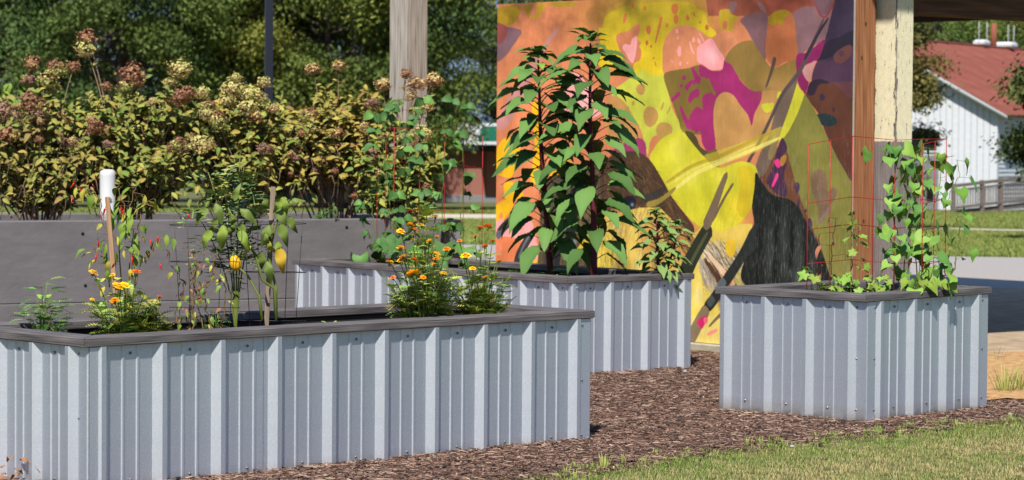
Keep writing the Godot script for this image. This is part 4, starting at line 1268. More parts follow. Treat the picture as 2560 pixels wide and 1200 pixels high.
func grass_clump(sd: int, n: int, h: float, spread: float) -> ArrayMesh:
	rng.seed = sd
	var st := begin()
	for i in n:
		var p := Vector3(rng.randf_range(-1, 1), 0, rng.randf_range(-1, 1)) * spread
		var a := rng.randf() * TAU
		var lean := Vector3(cos(a), 0, sin(a)) * h * rng.randf_range(0.15, 0.8)
		var s := Vector3(-sin(a), 0, cos(a)) * h * 0.045
		var hh := h * rng.randf_range(0.5, 1.1)
		var m := p + lean * 0.35 + Vector3.UP * hh * 0.6
		var e := p + lean + Vector3.UP * hh
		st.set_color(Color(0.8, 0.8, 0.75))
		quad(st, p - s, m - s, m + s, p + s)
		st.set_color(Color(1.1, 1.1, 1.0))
		tri(st, m - s, e, m + s)
	return flat(st)

func scatter(called: String, mesh: Mesh, m: Material, spots: PackedVector2Array, lift: float, k0: float, k1: float, tone: Callable) -> void:
	var xfs := []
	var cols := []
	for q in spots:
		var c: Color = tone.call(q)
		if c.a < 0.5:
			continue
		xfs.append(Transform3D(Basis(Vector3.UP, rng.randf() * TAU).rotated(Vector3.RIGHT, rng.randf_range(-0.15, 0.15)).scaled(Vector3.ONE * rng.randf_range(k0, k1)), Vector3(q.x, terrain(-q.y) + lift, q.y)))
		cols.append(c)
	many(called, mesh, m, self, xfs, cols)

func post_skin(cream: bool, sd: int) -> ImageTexture:
	# one face of a sawn post, 2.4 m of it; cream paint above, bare grey wood below and where it has flaked
	var w := 96
	var h := 1024
	var im := Image.create(w, h, false, Image.FORMAT_RGB8)
	var n := FastNoiseLite.new()
	n.seed = sd
	n.frequency = 0.02
	n.fractal_octaves = 4
	var f := FastNoiseLite.new()
	f.seed = sd + 1
	f.frequency = 0.3
	for y in h:
		for x in w:
			var g := n.get_noise_2d(x * 6.0, y * 0.35)
			var wood := srgb(112, 104, 102).lerp(srgb(140, 132, 130), 0.5 + g)
			var c := wood * (1.0 + 0.08 * f.get_noise_2d(x, y * 0.2))
			if cream and y < 430 + 3.0 * n.get_noise_2d(x * 3.0, 7):
				var saw := 0.03 * sin((y + x * 0.5 + 8.0 * n.get_noise_2d(x, y)) * 0.8)
				var p := srgb(220, 213, 180) * (1.0 + saw + 0.05 * n.get_noise_2d(x * 2.0, y * 2.0))
				var edge: float = minf(x, w - 1 - x) if sd == 1 else float(x)
				var flake := n.get_noise_2d(x * 4.0 + 300.0, y * 0.7) + 0.35 * f.get_noise_2d(x, y * 0.3)
				var need := 0.58 if edge > 9.0 else -0.12 + 0.07 * edge
				c = p if flake < need else wood * 0.75
			im.set_pixel(x, y, c)
	return ImageTexture.create_from_image(im)

func face_quad(a: Vector3, b: Vector3, y0: float, y1: float) -> ArrayMesh:
	var st := begin()
	var v := [[Vector3(a.x, y0, a.z), Vector2(0, 1)], [Vector3(a.x, y1, a.z), Vector2(0, 0)], [Vector3(b.x, y1, b.z), Vector2(1, 0)], [Vector3(b.x, y0, b.z), Vector2(1, 1)]]
	for k in [0, 1, 2, 0, 2, 3]:
		st.set_uv(v[k][1])
		st.add_vertex(v[k][0])
	return flat(st)

func _ready() -> void:
	# ------------------------------------------------------------ camera, sky, sun, exposure
	var cam := Camera3D.new()
	cam.name = "camera"
	add_child(cam)
	cam.position = Vector3(0, 1.4342, 0)
	cam.rotation = Vector3(-0.037, 0, 0.0075)
	cam.fov = 10.117
	cam.near = 0.5
	cam.far = 900.0
	var lens := CameraAttributesPhysical.new()
	lens.frustum_focal_length = 135.574
	lens.frustum_focus_distance = 12.2
	lens.exposure_aperture = 10.0
	lens.frustum_near = 0.5
	lens.frustum_far = 900.0
	cam.attributes = lens
	cam.current = true
	var env := Environment.new()
	env.background_mode = Environment.BG_SKY
	var sky := Sky.new()
	var sm := ProceduralSkyMaterial.new()
	sm.sky_top_color = srgb(112, 146, 194)
	sm.sky_horizon_color = srgb(168, 192, 222)
	sm.sky_curve = 0.12
	sm.ground_bottom_color = srgb(70, 74, 58)
	sm.ground_horizon_color = srgb(130, 138, 132)
	sm.sky_energy_multiplier = 0.85
	sky.sky_material = sm
	env.sky = sky
	env.tonemap_mode = Environment.TONE_MAPPER_LINEAR
	env.tonemap_exposure = 1.3
	env.sdfgi_enabled = true
	env.ssao_enabled = true
	env.ssil_enabled = true
	var we := WorldEnvironment.new()
	we.name = "world_environment"
	we.environment = env
	add_child(we)
	var sun := DirectionalLight3D.new()
	sun.name = "sun"
	add_child(sun)
	var el := deg_to_rad(50.7)
	sun.basis = Basis.looking_at(Vector3(0.167 * cos(el), -sin(el), -0.986 * cos(el)))
	sun.light_energy = 1.6
	sun.light_color = Color(1.0, 0.972, 0.93)
	sun.light_angular_distance = 0.5
	sun.shadow_enabled = true

	make_materials()
	make_plant_kit()
	make_hydrangea_kit()

	# ------------------------------------------------------------ ground
	var rows := [12.0, 0.0, -12.0, -30.0, -85.0, -140.0, -320.0, -800.0]
	var gst := begin()
	gst.set_smooth_group(0)
	for i in rows.size() - 1:
		var a: float = rows[i]
		var b: float = rows[i + 1]
		var ya := terrain(-a)
		var yb := terrain(-b)
		quad(gst, Vector3(-500, ya, a), Vector3(-500, yb, b), Vector3(500, yb, b), Vector3(500, ya, a))
	structure("lawn", flat(gst), M.turf)
	var mulch_line := pts2([-2.67, -10.15, -1.66, -10.45, -0.61, -10.99, -0.29, -11.29, -0.04, -11.43, 0.18, -11.62, 0.39, -11.83, 0.62, -12.14, 0.88, -12.52, 1.18, -12.82, 1.49, -13.05, 1.83, -13.39, 2.14, -13.72, 2.43, -13.97, 2.73, -14.18, 3.09, -14.47, 3.01, -15.37, 2.66, -15.11, 2.43, -16.08, 2.21, -17.35, 1.41, -18.28, 0.63, -19.14, -0.11, -20.09, -0.52, -20.13, -2.07, -20.62, -3.94, -20.86, -5.62, -21.38])
	structure("mulch_ground", sheet(mulch_line, 0.003, 0.1, 0.010, 3), M.mulch)
	structure("dirt_patch", sheet(pts2([2.99, -18.36, 3.89, -18.52, 3.41, -15.53, 3.01, -14.91, 2.76, -15.03, 2.57, -14.92, 2.63, -16.10]), 0.012, 0.12, 0.012, 8), M.dirt)
	structure("gravel_road", sheet(pts2([-2.27, -40.55, 0.12, -40.31, 3.36, -36.73, 7.94, -35.35, 5.94, -26.44, 2.38, -25.96, 0.09, -30.70, -1.76, -31.40]), 0.014, 0.6), M.gravel)
	structure("footpath", sheet(pts2([-15.87, -68.03, -10.31, -71.22, -4.15, -73.92, 0.22, -74.73, 4.17, -67.36, 7.29, -60.23, 11.65, -55.57, 11.37, -54.25, 7.04, -58.18, 3.80, -61.31, 0.19, -66.05, -3.64, -64.80, -8.99, -62.15, -13.92, -59.70]), 0.012), M.path)
	var slab := begin()
	prism(slab, pts2([1.56, -17.57, 2.31, -17.70, 3.74, -18.57, 5.96, -26.51, 2.76, -25.94]), -0.1, 0.03, 0.008)
	structure("pavilion_floor", flat(slab), M.slab)

	# ------------------------------------------------------------ mural wall
	var wall := thing("mural_wall", "tall plywood wall painted with a bee among pink, yellow and magenta flowers", "mural", Vector3(2.1952, 0, -17.5464), 0.6865)
	var paint := plain(Color.WHITE, 0.7, 0.0, 0.3)
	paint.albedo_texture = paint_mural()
	var my0 := 0.048
	var my1 := 2.445
	for k in 3:
		var z1 := -1.219 * k - 0.0015
		var z0 := -1.219 * (k + 1) + 0.0015
		var st := begin()
		st.set_smooth_group(-1)
		var corner := func(x: float, y: float, z: float) -> void:
			st.set_uv(Vector2((3.657 + z) / 3.657, (my1 - y) / (my1 - my0)))
			st.add_vertex(Vector3(x, y, z))
		for f in [[[0, 0, 0], [0, 1, 0], [0, 1, 1], [0, 0, 1]], [[1, 0, 1], [1, 1, 1], [1, 1, 0], [1, 0, 0]], [[0, 1, 0], [1, 1, 0], [1, 1, 1], [0, 1, 1]], [[0, 0, 1], [0, 1, 1], [1, 1, 1], [1, 0, 1]], [[1, 0, 0], [1, 1, 0], [0, 1, 0], [0, 0, 0]]]:
			for e in [0, 1, 2, 0, 2, 3]:
				var q: Array = f[e]
				corner.call(0.014 * q[0], lerpf(my0, my1, q[1]), lerpf(z0, z1, q[2]))
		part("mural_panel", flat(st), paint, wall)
	for k in 2:
		part("seam_highlight", box_mesh(Vector3(0.004, my0 + 0.01, -1.219 * (k + 1) - 0.0012), Vector3(0.013, my1 - 0.01, -1.219 * (k + 1) + 0.0012)), M.white_paint, wall)  # white strip paints in the highlight along the panel edges
	part("edge_strip", box_mesh(Vector3(0.0, my0, 0.0005), Vector3(0.014, my1, 0.003)), M.bare_concrete, wall)
	part("top_plate", box_mesh(Vector3(0.018, my1 - 0.06, -3.655), Vector3(0.15, my1 - 0.012, -0.05)), M.stud, wall)
	for k in 7:
		part("stud", box_mesh(Vector3(0.017, 0.05, -0.64 - 0.6 * k + 0.0), Vector3(0.155, my1 - 0.065, -0.60 - 0.6 * k), 0.003) if k > 0 and k < 6 else box_mesh(Vector3(0.017, 0.05, -3.65), Vector3(0.155, my1 - 0.065, -3.61), 0.003) if k == 6 else box_mesh(Vector3(0.018, 0.03, -0.046), Vector3(0.207, 2.95, -0.002), 0.003), M.stud, wall, Transform3D())
	for y in [0.32, 0.62, 0.92, 1.36, 1.98, 2.2]:
		var kn := begin()
		lathe(kn, [Vector2(0.016, 0), Vector2(0.012, 0.0012), Vector2(0.0002, 0.0014)], 9)
		part("knot", flat(kn), M.knot, wall, Transform3D(Basis(Vector3.RIGHT, PI / 2).scaled(Vector3(0.5, 1, 1)), Vector3(0.10 + 0.02 * sin(y * 9.0), y, -0.002)))
	part("footing", box_mesh(Vector3(-0.06, -0.1, -3.75), Vector3(0.2, 0.044, 0.08), 0.006), M.bare_concrete, wall)

	# ------------------------------------------------------------ pavilion
	var pav := thing("pavilion", "timber pavilion with a peeling cream painted post and dark roof beams", "pavilion", Vector3(2.482, 0, -17.60), 0.6865)
	part("post", box_mesh(Vector3(0.002, 0.03, -0.193), Vector3(0.156, 4.4, -0.002), 0.004), M.old_timber, pav)
	var skin_a := plain(Color.WHITE, 0.85)
	skin_a.albedo_texture = post_skin(true, 1)
	var skin_b := plain(Color.WHITE, 0.85)
	skin_b.albedo_texture = post_skin(true, 2)
	# painted faces, left and right, two stacked lengths each
	part("painted_face", face_quad(Vector3(0, 0, -0.193), Vector3(0, 0, -0.002), 0.05, 2.45), skin_a, pav)
	part("painted_face", face_quad(Vector3(0.002, 0, 0), Vector3(0.156, 0, 0), 0.05, 2.45), skin_b, pav)
	part("painted_face", face_quad(Vector3(0, 0, -0.193), Vector3(0, 0, -0.002), 2.45, 3.3), skin_a, pav)
	part("painted_face", face_quad(Vector3(0.002, 0, 0), Vector3(0.156, 0, 0), 2.45, 3.3), skin_b, pav)
	part("beam", box_mesh(Vector3(0.157, 2.27, -0.17), Vector3(6.4, 2.56, -0.03), 0.006), M.beam, pav)
	part("beam", box_mesh(Vector3(0.157, 2.30, -0.40), Vector3(6.4, 2.56, -0.26), 0.006), M.beam, pav)
	part("beam", box_mesh(Vector3(2.6, 2.57, -6.4), Vector3(6.4, 2.95, -6.2), 0.006), M.beam, pav)
	for k in 7:
		part("rafter", box_mesh(Vector3(0.35 + 0.95 * k, 2.565, -6.9 if k > 2 else -4.0), Vector3(0.43 + 0.95 * k, 2.80, 0.3), 0.004), M.beam, pav)
	part("roof_deck", box_mesh(Vector3(-1.477, 4.6, -6.5), Vector3(5.9, 4.66, 1.253), 0.01), M.beam, pav)
	part("roof_brace", box_mesh(Vector3(0.03, 4.4, -6.3), Vector3(0.13, 4.598, 0.4), 0.004), M.beam, pav)

	# ------------------------------------------------------------ grey post and low wall
	var gp := thing("timber_post", "weathered bare grey square timber post standing behind the low wall", "post", Vector3(-0.796, 0.000, -20.600), 0.78)
	part("post_half", box_mesh(Vector3(-0.1, 0, -0.1), Vector3(0.1, 3.4, 0.1), 0.008), M.old_timber, gp)
	var pw := thing("planter_wall", "long low dark grey painted concrete wall with form tie holes", "wall", Vector3(-0.521, 0.000, -19.950), 0.446)
	part("wall_front", box_mesh(Vector3(-6.0, -0.1, -0.2), Vector3(0, 0.28, 0), 0.006), M.wall_paint, pw)
	part("wall_front", box_mesh(Vector3(-6.0, 0.2812, -0.2), Vector3(0, 0.85, -0.001), 0.006), M.wall_paint, pw)
	part("wall_back", box_mesh(Vector3(-6.0, -0.1, -2.2), Vector3(0, 0.84, -2.0), 0.006), M.wall_paint, pw)
	part("wall_end", box_mesh(Vector3(-0.19, -0.1, -1.998), Vector3(-0.002, 0.845, -0.202), 0.006), M.wall_paint, pw)
	part("soil", box_mesh(Vector3(-5.95, 0.2, -1.99), Vector3(-0.2, 0.76, -0.21)), M.soil, pw)
	for q in [[-0.75, 0.79], [-2.72, 0.76], [-2.70, 0.40], [-0.8, 0.42], [-1.75, 0.77], [-1.72, 0.42]]:
		var ho := begin()
		lathe(ho, [Vector2(0.012, 0), Vector2(0.010, 0.002), Vector2(0.0002, 0.002)], 8)
		part("tie_hole", flat(ho), M.dark_hole, pw, Transform3D(Basis(Vector3.RIGHT, PI / 2), Vector3(q[0], q[1], 0.0005)))
	var box_post := thing("utility_box", "small grey utility box with a black lid beside the wall end", "utility box", Vector3(-0.473, 0.000, -20.700), 0.3)
	part("body", box_mesh(Vector3(-0.065, 0, -0.065), Vector3(0.065, 0.74, 0.065), 0.006), M.grey_panel, box_post)
	var lid := begin()
	prism(lid, PackedVector2Array([Vector2(-0.085, -0.08), Vector2(0.06, -0.08), Vector2(0.075, 0.08), Vector2(-0.085, 0.08)]), 0.742, 0.82, 0.012)
	part("lid", flat(lid), M.black_paint, box_post)
	part("lid_knob", box_mesh(Vector3(-0.02, 0.82, -0.02), Vector3(0.02, 0.832, 0.02), 0.003), M.black_paint, box_post)

	# ------------------------------------------------------------ beds
	raised_bed("long corrugated metal raised bed in front with orange marigolds and two stakes", Vector3(-1.6998, 0, -10.9069), 0.7701, 2.893, 1.0, [0.3579 - 0.0, 0.3048], [0.359, 0.258])
	raised_bed("middle corrugated metal raised bed under the mural with two tall amaranths", Vector3(0.3542, -0.0196, -16.4023), 0.6782, 0.993, 2.935, [0.3202, 0.3048], [0.1356, 0.3048])
	raised_bed("right corrugated metal raised bed with a heart leaved vine on a trellis", Vector3(1.8137, 0.0385, -13.7574), 0.8324, 1.1177, 0.95, [0.4043, 0.3048], [0.366, 0.266])

	plants_in_beds()
	hydrangeas()
	far_things()
	small_cover()

func plants_in_beds() -> void:
	# front bed
	var green := [lin(158, 184, 80), lin(138, 174, 84), lin(176, 188, 84), lin(190, 186, 80)]
	var fresh := [lin(112, 160, 66), lin(134, 172, 72), lin(92, 142, 66)]
	tuft("young_marigold", "bright green bloomless feathery seedling near the left rim of the front bed", Vector3(-2.011, 0.530, -11.620), 60, 0.34, 0.075, M.feather, fresh, 0.55, 1.0, 21)
	marigold("left marigold clump with yellow and orange flowers in the front bed", Vector3(-1.618, 0.530, -11.400), 0.19, 0.28, 36, [[Vector3(-1.757, 0.863, -11.500), 0.021, false], [Vector3(-1.624, 0.818, -11.300), 0.024, false], [Vector3(-1.601, 0.821, -11.320), 0.02, false], [Vector3(-1.677, 0.853, -11.500), 0.013, false], [Vector3(-1.563, 0.869, -11.400), 0.025, true], [Vector3(-1.630, 0.761, -11.250), 0.021, true], [Vector3(-1.465, 0.769, -11.400), 0.014, true], [Vector3(-1.746, 0.756, -11.400), 0.010, false]], green, 22, 11)
	var dry_green := [lin(146, 146, 72), lin(164, 146, 80), lin(128, 140, 66)]
	marigold("olive brown drying marigold bush beside the left clump", Vector3(-1.527, 0.530, -11.450), 0.09, 0.24, 16, [], dry_green, 29, 20)
	marigold("tall marigold covered in yellow and orange flowers in the front bed", Vector3(-0.403, 0.530, -12.520), 0.21, 0.38, 60, [[Vector3(-0.354, 1.077, -12.600), 0.016, true], [Vector3(-0.464, 1.042, -12.500), 0.020, false], [Vector3(-0.417, 1.037, -12.600), 0.012, false], [Vector3(-0.443, 1.022, -12.500), 0.018, true], [Vector3(-0.504, 1.015, -12.400), 0.020, false], [Vector3(-0.346, 0.988, -12.600), 0.009, true], [Vector3(-0.454, 0.974, -12.500), 0.009, false], [Vector3(-0.503, 0.940, -12.400), 0.023, false], [Vector3(-0.494, 0.898, -12.400), 0.022, false], [Vector3(-0.508, 0.880, -12.400), 0.016, false], [Vector3(-0.441, 0.890, -12.350), 0.017, true], [Vector3(-0.343, 0.908, -12.450), 0.024, false], [Vector3(-0.344, 0.890, -12.400), 0.017, true], [Vector3(-0.353, 0.870, -12.400), 0.010, true], [Vector3(-0.550, 0.872, -12.400), 0.021, false], [Vector3(-0.444, 0.828, -12.300), 0.034, false], [Vector3(-0.299, 0.932, -12.500), 0.018, true], [Vector3(-0.375, 0.972, -12.400), 0.016, false], [Vector3(-0.535, 0.811, -12.300), 0.015, true], [Vector3(-0.310, 0.826, -12.400), 0.017, false], [Vector3(-0.400, 0.810, -12.350), 0.014, true]], green, 23, 11)
	marigold("right marigold clump leaning over the rim of the front bed", Vector3(-0.145, 0.530, -12.750), 0.19, 0.33, 40, [[Vector3(-0.151, 1.018, -12.900), 0.018, true], [Vector3(-0.113, 1.023, -12.900), 0.021, true], [Vector3(-0.172, 0.982, -12.800), 0.015, true], [Vector3(-0.128, 0.935, -12.800), 0.017, true], [Vector3(-0.215, 0.893, -12.700), 0.025, false], [Vector3(-0.183, 0.835, -12.700), 0.016, false], [Vector3(-0.060, 0.865, -12.800), 0.014, false], [Vector3(-0.244, 0.962, -12.700), 0.014, true], [Vector3(-0.091, 0.960, -12.800), 0.012, true], [Vector3(-0.121, 0.794, -12.700), 0.016, false]], green, 24, 11)
	var mstem := thing("marigold_stalk", "tall woody brown marigold stalk rising through the flowers", "plant", Vector3(-0.415, 0.530, -12.500), 0.0)
	part("stem", tube_mesh([Vector3.ZERO, Vector3(0.004, 0.2, 0), Vector3(0.016, 0.42, 0.0), Vector3(0.02, 0.56, 0.0)], 0.0065, 0.003, 6), M.brown_stem, mstem)
	var fx := []
	var fc := []
	rng.seed = 31
	for i in 64:
		var t := rng.randf()
		var a := rng.randf() * TAU
		fx.append(facing(Vector3(0.004 + 0.016 * t, 0.22 + 0.36 * t, 0), Vector3(cos(a), rng.randf_range(0.0, 1.0), sin(a)), Vector3.UP, rng.randf_range(0.5, 0.95)))
		fc.append(green[rng.randi() % 4] * rng.randf_range(0.8, 1.2))
	many("foliage", M.feather, M.tinted_leaf, mstem, fx, fc)

	# chilli plant and its stake
	stake("pale square stake leaning beside the red chillies", Vector3(-1.678, 0.500, -11.620), Vector3(-1.733, 1.177, -11.600), 0.0095, M.stake)
	stake("greyer upright stake beside the yellow eggplant", Vector3(-1.095, 0.500, -12.050), Vector3(-1.063, 1.217, -12.050), 0.0105, M.stake_grey)
	var pepper := climber("chilli_plant", "drooping chilli plant hung with small red peppers in the front bed", [
		[Vector3(-1.691, 0.530, -11.700), Vector3(-1.718, 0.919, -11.700), Vector3(-1.758, 1.057, -11.700), Vector3(-1.789, 1.160, -11.720), Vector3(-1.848, 1.220, -11.750)],
		[Vector3(-1.685, 0.530, -11.700), Vector3(-1.695, 0.953, -11.720), Vector3(-1.672, 1.092, -11.700), Vector3(-1.693, 1.213, -11.700)],
		[Vector3(-1.681, 0.530, -11.700), Vector3(-1.634, 0.922, -11.650), Vector3(-1.593, 1.061, -11.600), Vector3(-1.583, 1.147, -11.600), Vector3(-1.535, 1.130, -11.600)],
		[Vector3(-1.681, 0.530, -11.720), Vector3(-1.615, 0.851, -11.700), Vector3(-1.546, 0.955, -11.700), Vector3(-1.485, 1.007, -11.700)],
		[Vector3(-1.694, 0.530, -11.720), Vector3(-1.744, 0.832, -11.700), Vector3(-1.779, 0.919, -11.700), Vector3(-1.810, 0.970, -11.700)],
		[Vector3(-1.693, 0.530, -11.760), Vector3(-1.655, 0.985, -11.800), Vector3(-1.669, 1.107, -11.800), Vector3(-1.638, 1.212, -11.800)]], 0.017, 0.07, M.lance_mesh, [M.pepper_leaf, M.pepper_leaf, M.yellow_leaf, M.lime_leaf], 41, "", false, M.brown_stem)
	var chili := begin()
	lathe(chili, [Vector2(0.0002, -0.045), Vector2(0.003, -0.035), Vector2(0.0065, -0.012), Vector2(0.0065, 0.0), Vector2(0.002, 0.005), Vector2(0.0012, 0.02)], 7)
	var chili_mesh := flat(chili)
	var k := 0
	for q in [Vector3(-1.900, 1.231, -11.750), Vector3(-1.869, 1.204, -11.750), Vector3(-1.811, 1.226, -11.700), Vector3(-1.908, 1.169, -11.750), Vector3(-1.751, 1.122, -11.650), Vector3(-1.768, 1.093, -11.650), Vector3(-1.665, 1.116, -11.600), Vector3(-1.681, 1.128, -11.650), Vector3(-1.803, 1.264, -11.720), Vector3(-1.546, 0.993, -11.600), Vector3(-1.517, 1.004, -11.600), Vector3(-1.479, 0.937, -11.650), Vector3(-1.778, 0.979, -11.650), Vector3(-1.788, 0.921, -11.650), Vector3(-1.743, 0.831, -11.600), Vector3(-1.513, 0.885, -11.650), Vector3(-1.627, 0.917, -11.600), Vector3(-1.704, 0.889, -11.600), Vector3(-1.763, 0.786, -11.600), Vector3(-1.596, 0.986, -11.600), Vector3(-1.571, 0.906, -11.620), Vector3(-1.399, 1.101, -11.700)]:
		k += 1
		part("chilli", chili_mesh, M.chili if k % 3 else M.chili_dark, pepper, Transform3D(Basis.from_euler(Vector3(0.4 * sin(k * 2.0), k, 0.5 * cos(k * 3.0))).scaled(Vector3.ONE * (0.5 + 0.12 * (k % 3))), q - pepper.position))

	# withering tomato inside a wire cage, with a fresh top
	round_cage("thin wire cage round the withered tomato stems", Vector3(-1.343, 0.530, -11.850), 0.155, [0.16, 0.36, 0.52])
	round_cage("thin wire cage round the eggplant", Vector3(-1.076, 0.530, -12.200), 0.15, [0.08, 0.3, 0.52])
	var toms := []
	rng.seed = 51
	for x in [0, 1, 2, 3, 4, 5, 6]:
		var b := Vector3(-1.364, 0.530, -11.850) + Vector3((x - 3) * 0.025, 0, rng.randf_range(-0.05, 0.05))
		var h := rng.randf_range(0.32, 0.52)
		toms.append([b, b + Vector3(rng.randf_range(-0.05, 0.05), h * 0.4, 0), b + Vector3(rng.randf_range(-0.07, 0.07), h * 0.75, 0.02), b + Vector3(rng.randf_range(-0.1, 0.1), h, 0.03)])
	climber("withered_tomato", "withered tomato stems with curled dry leaves in a wire cage", toms, 0.02, 0.04, M.lance_mesh, [M.pepper_leaf, M.dry_leaf, M.yellow_leaf, M.pepper_leaf, M.dry_leaf], 52, "", false, M.brown_stem)
	var top_green := [lin(122, 146, 84), lin(138, 154, 92), lin(108, 132, 76)]
	var tall := thing("tomato_plant", "tall airy green tomato top rising behind the withered stems", "plant", Vector3(-1.232, 0.530, -12.100))
	var tst := begin()
	fx = []
	fc = []
	for s in [[Vector3(-1.216, 1.361, -12.100), 1], [Vector3(-1.149, 1.299, -12.150), 2], [Vector3(-1.287, 1.209, -12.100), 3], [Vector3(-1.359, 1.280, -12.100), 4], [Vector3(-1.117, 1.190, -12.200), 5], [Vector3(-1.418, 1.121, -12.000), 6]]:
		var e: Vector3 = s[0] - tall.position
		var p := arc(Vector3.ZERO, Vector3(e.x * 0.1, e.y * 0.6, 0), e, 8)
		tube(tst, p, 0.0045, 0.002, 5)
		for i in 17:
			var t := rng.randf_range(0.45, 1.0)
			var q: Vector3 = p[int(t * 7.99)].lerp(p[mini(8, int(t * 7.99) + 1)], fmod(t * 7.99, 1.0))
			var a := rng.randf() * TAU
			fx.append(facing(q, Vector3(cos(a), rng.randf_range(-0.4, 0.5), sin(a)), Vector3.UP, rng.randf_range(0.7, 1.4)))
			fc.append(top_green[rng.randi() % 3] * rng.randf_range(0.8, 1.2))
	part("stem", flat(tst), M.green_stem, tall)
	many("foliage", feather_leaf(0.1, 0.09, 4, 0.4, 0.34), M.tinted_leaf, tall, fx, fc)

	# eggplant
	var egg := thing("eggplant", "wilting eggplant with yellow green leaves and a ripe yellow fruit", "plant", Vector3(-1.069, 0.530, -12.000))
	var est := begin()
	for p in [[Vector3(-1.042, 0.629, -11.980), Vector3(-1.051, 0.770, -11.980), Vector3(-1.102, 0.807, -11.950), Vector3(-1.129, 0.913, -11.950), Vector3(-1.189, 1.001, -11.950), Vector3(-1.253, 1.124, -11.950)], [Vector3(-1.042, 0.629, -11.980), Vector3(-1.044, 0.769, -12.000), Vector3(-1.077, 0.911, -12.000), Vector3(-1.045, 1.053, -12.000), Vector3(-1.011, 1.160, -12.000)], [Vector3(-1.129, 0.913, -11.950), Vector3(-1.163, 0.985, -11.900), Vector3(-1.199, 0.915, -11.880)], [Vector3(-1.106, 0.627, -12.000), Vector3(-1.119, 0.733, -12.000), Vector3(-1.169, 0.822, -12.000), Vector3(-1.265, 0.910, -12.000)]]:
		var pl := []
		for q in p:
			pl.append(q - egg.position)
		tube(est, pl, 0.0075, 0.0035, 7)
	part("stem", flat(est), M.green_stem, egg)
	var fruit := begin()
	lathe(fruit, [Vector2(0.0002, -0.038), Vector2(0.016, -0.034), Vector2(0.025, -0.016), Vector2(0.025, 0.004), Vector2(0.018, 0.024), Vector2(0.008, 0.034), Vector2(0.0002, 0.036)], 14)
	var fr := part("fruit", flat(fruit), M.egg_fruit, egg, Transform3D(Basis.from_euler(Vector3(0.1, 0, 0.2)), Vector3(-1.210, 0.887, -11.850) - egg.position))
	part("calyx", M.calyx_mesh, M.green_stem, fr, Transform3D(Basis(Vector3.RIGHT, PI).scaled(Vector3.ONE * 0.03), Vector3(0, 0.026, 0)))
	k = 0
	for q in [[Vector3(-1.301, 1.151, -11.900), Vector3(0.3, -0.6, 0.5), 0.10, 0], [Vector3(-1.338, 1.124, -11.920), Vector3(-0.6, -0.6, 0.3), 0.10, 0], [Vector3(-1.265, 1.055, -11.900), Vector3(-0.2, -0.9, 0.4), 0.12, 1], [Vector3(-1.193, 1.029, -11.880), Vector3(0.4, -0.8, 0.4), 0.10, 1], [Vector3(-1.200, 1.124, -11.950), Vector3(0.7, -0.4, 0.4), 0.10, 0], [Vector3(-1.323, 1.026, -11.950), Vector3(-0.5, -0.7, 0.2), 0.10, 1], [Vector3(-1.016, 1.178, -11.980), Vector3(0.2, -0.9, 0.3), 0.11, 1], [Vector3(-1.044, 1.124, -11.980), Vector3(0.5, -0.7, 0.3), 0.11, 0], [Vector3(-1.066, 1.054, -11.950), Vector3(-0.5, -0.8, 0.4), 0.11, 0], [Vector3(-1.023, 1.055, -11.950), Vector3(0.35, -0.9, 0.3), 0.11, 0], [Vector3(-1.079, 0.895, -11.950), Vector3(0.1, -0.9, 0.5), 0.105, 0], [Vector3(-1.021, 0.950, -11.930), Vector3(0.1, -1.0, 0.3), 0.12, 2], [Vector3(-0.989, 1.151, -12.000), Vector3(0.6, 0.3, 0.3), 0.07, 0], [Vector3(-1.227, 1.159, -11.950), Vector3(0.2, 0.6, 0.3), 0.08, 0]]:
		k += 1
		part("leaf", M.broad_mesh[k % 2], [M.eggplant_leaf, M.lime_leaf, M.gold_leaf][q[3]], egg, facing(q[0] - egg.position, q[1], Vector3(0.1 * sin(k), 0.5, 0.8), q[2]))
	rng.seed = 55
	for i in 16:
		var c: Vector3 = [Vector3(-1.268, 1.106, -11.930), Vector3(-1.198, 1.054, -11.930), Vector3(-1.035, 1.124, -11.980), Vector3(-1.043, 1.001, -11.970), Vector3(-1.130, 0.965, -11.960)][i % 5]
		part("leaf", M.broad_mesh[i % 2], [M.eggplant_leaf, M.lime_leaf, M.yellow_leaf, M.eggplant_leaf][rng.randi() % 4], egg, facing(c - egg.position + Vector3(rng.randf_range(-0.06, 0.06), rng.randf_range(-0.04, 0.05), rng.randf_range(-0.03, 0.05)), Vector3(rng.randf_range(-0.5, 0.5), -1.0, rng.randf_range(0.0, 0.4)), Vector3(rng.randf_range(-0.8, 0.8), 0.3, 0.8), rng.randf_range(0.05, 0.10)))
	# seedlings and litter
	var names := ["lobed seedling nearest the eggplant stakes", "pair leaved seedling left of the middle of the front bed", "seedling half hidden behind the front rim near the tall marigold", "tiny pale seedling beside the tall marigold"]
	k = 0
	for q in [Vector3(-0.936, 0.535, -12.200), Vector3(-0.831, 0.545, -12.300), Vector3(-0.687, 0.535, -12.420), Vector3(-0.610, 0.535, -12.450)]:
		tuft("seedling", names[k], q, 9, 0.055 if k != 1 else 0.08, 0.05, M.lobed_mesh[0], [lin(128, 176, 76), lin(148, 190, 84)], 0.018, 0.03, 60 + k, "small seedlings in the front bed")
		k += 1
	tuft("fern_weed", "small upright feathery weed in front of the withered tomato", Vector3(-1.299, 0.530, -11.900), 18, 0.16, 0.03, M.feather, [lin(88, 128, 64)], 0.4, 0.7, 66)
	rng.seed = 67
	var sst := begin()
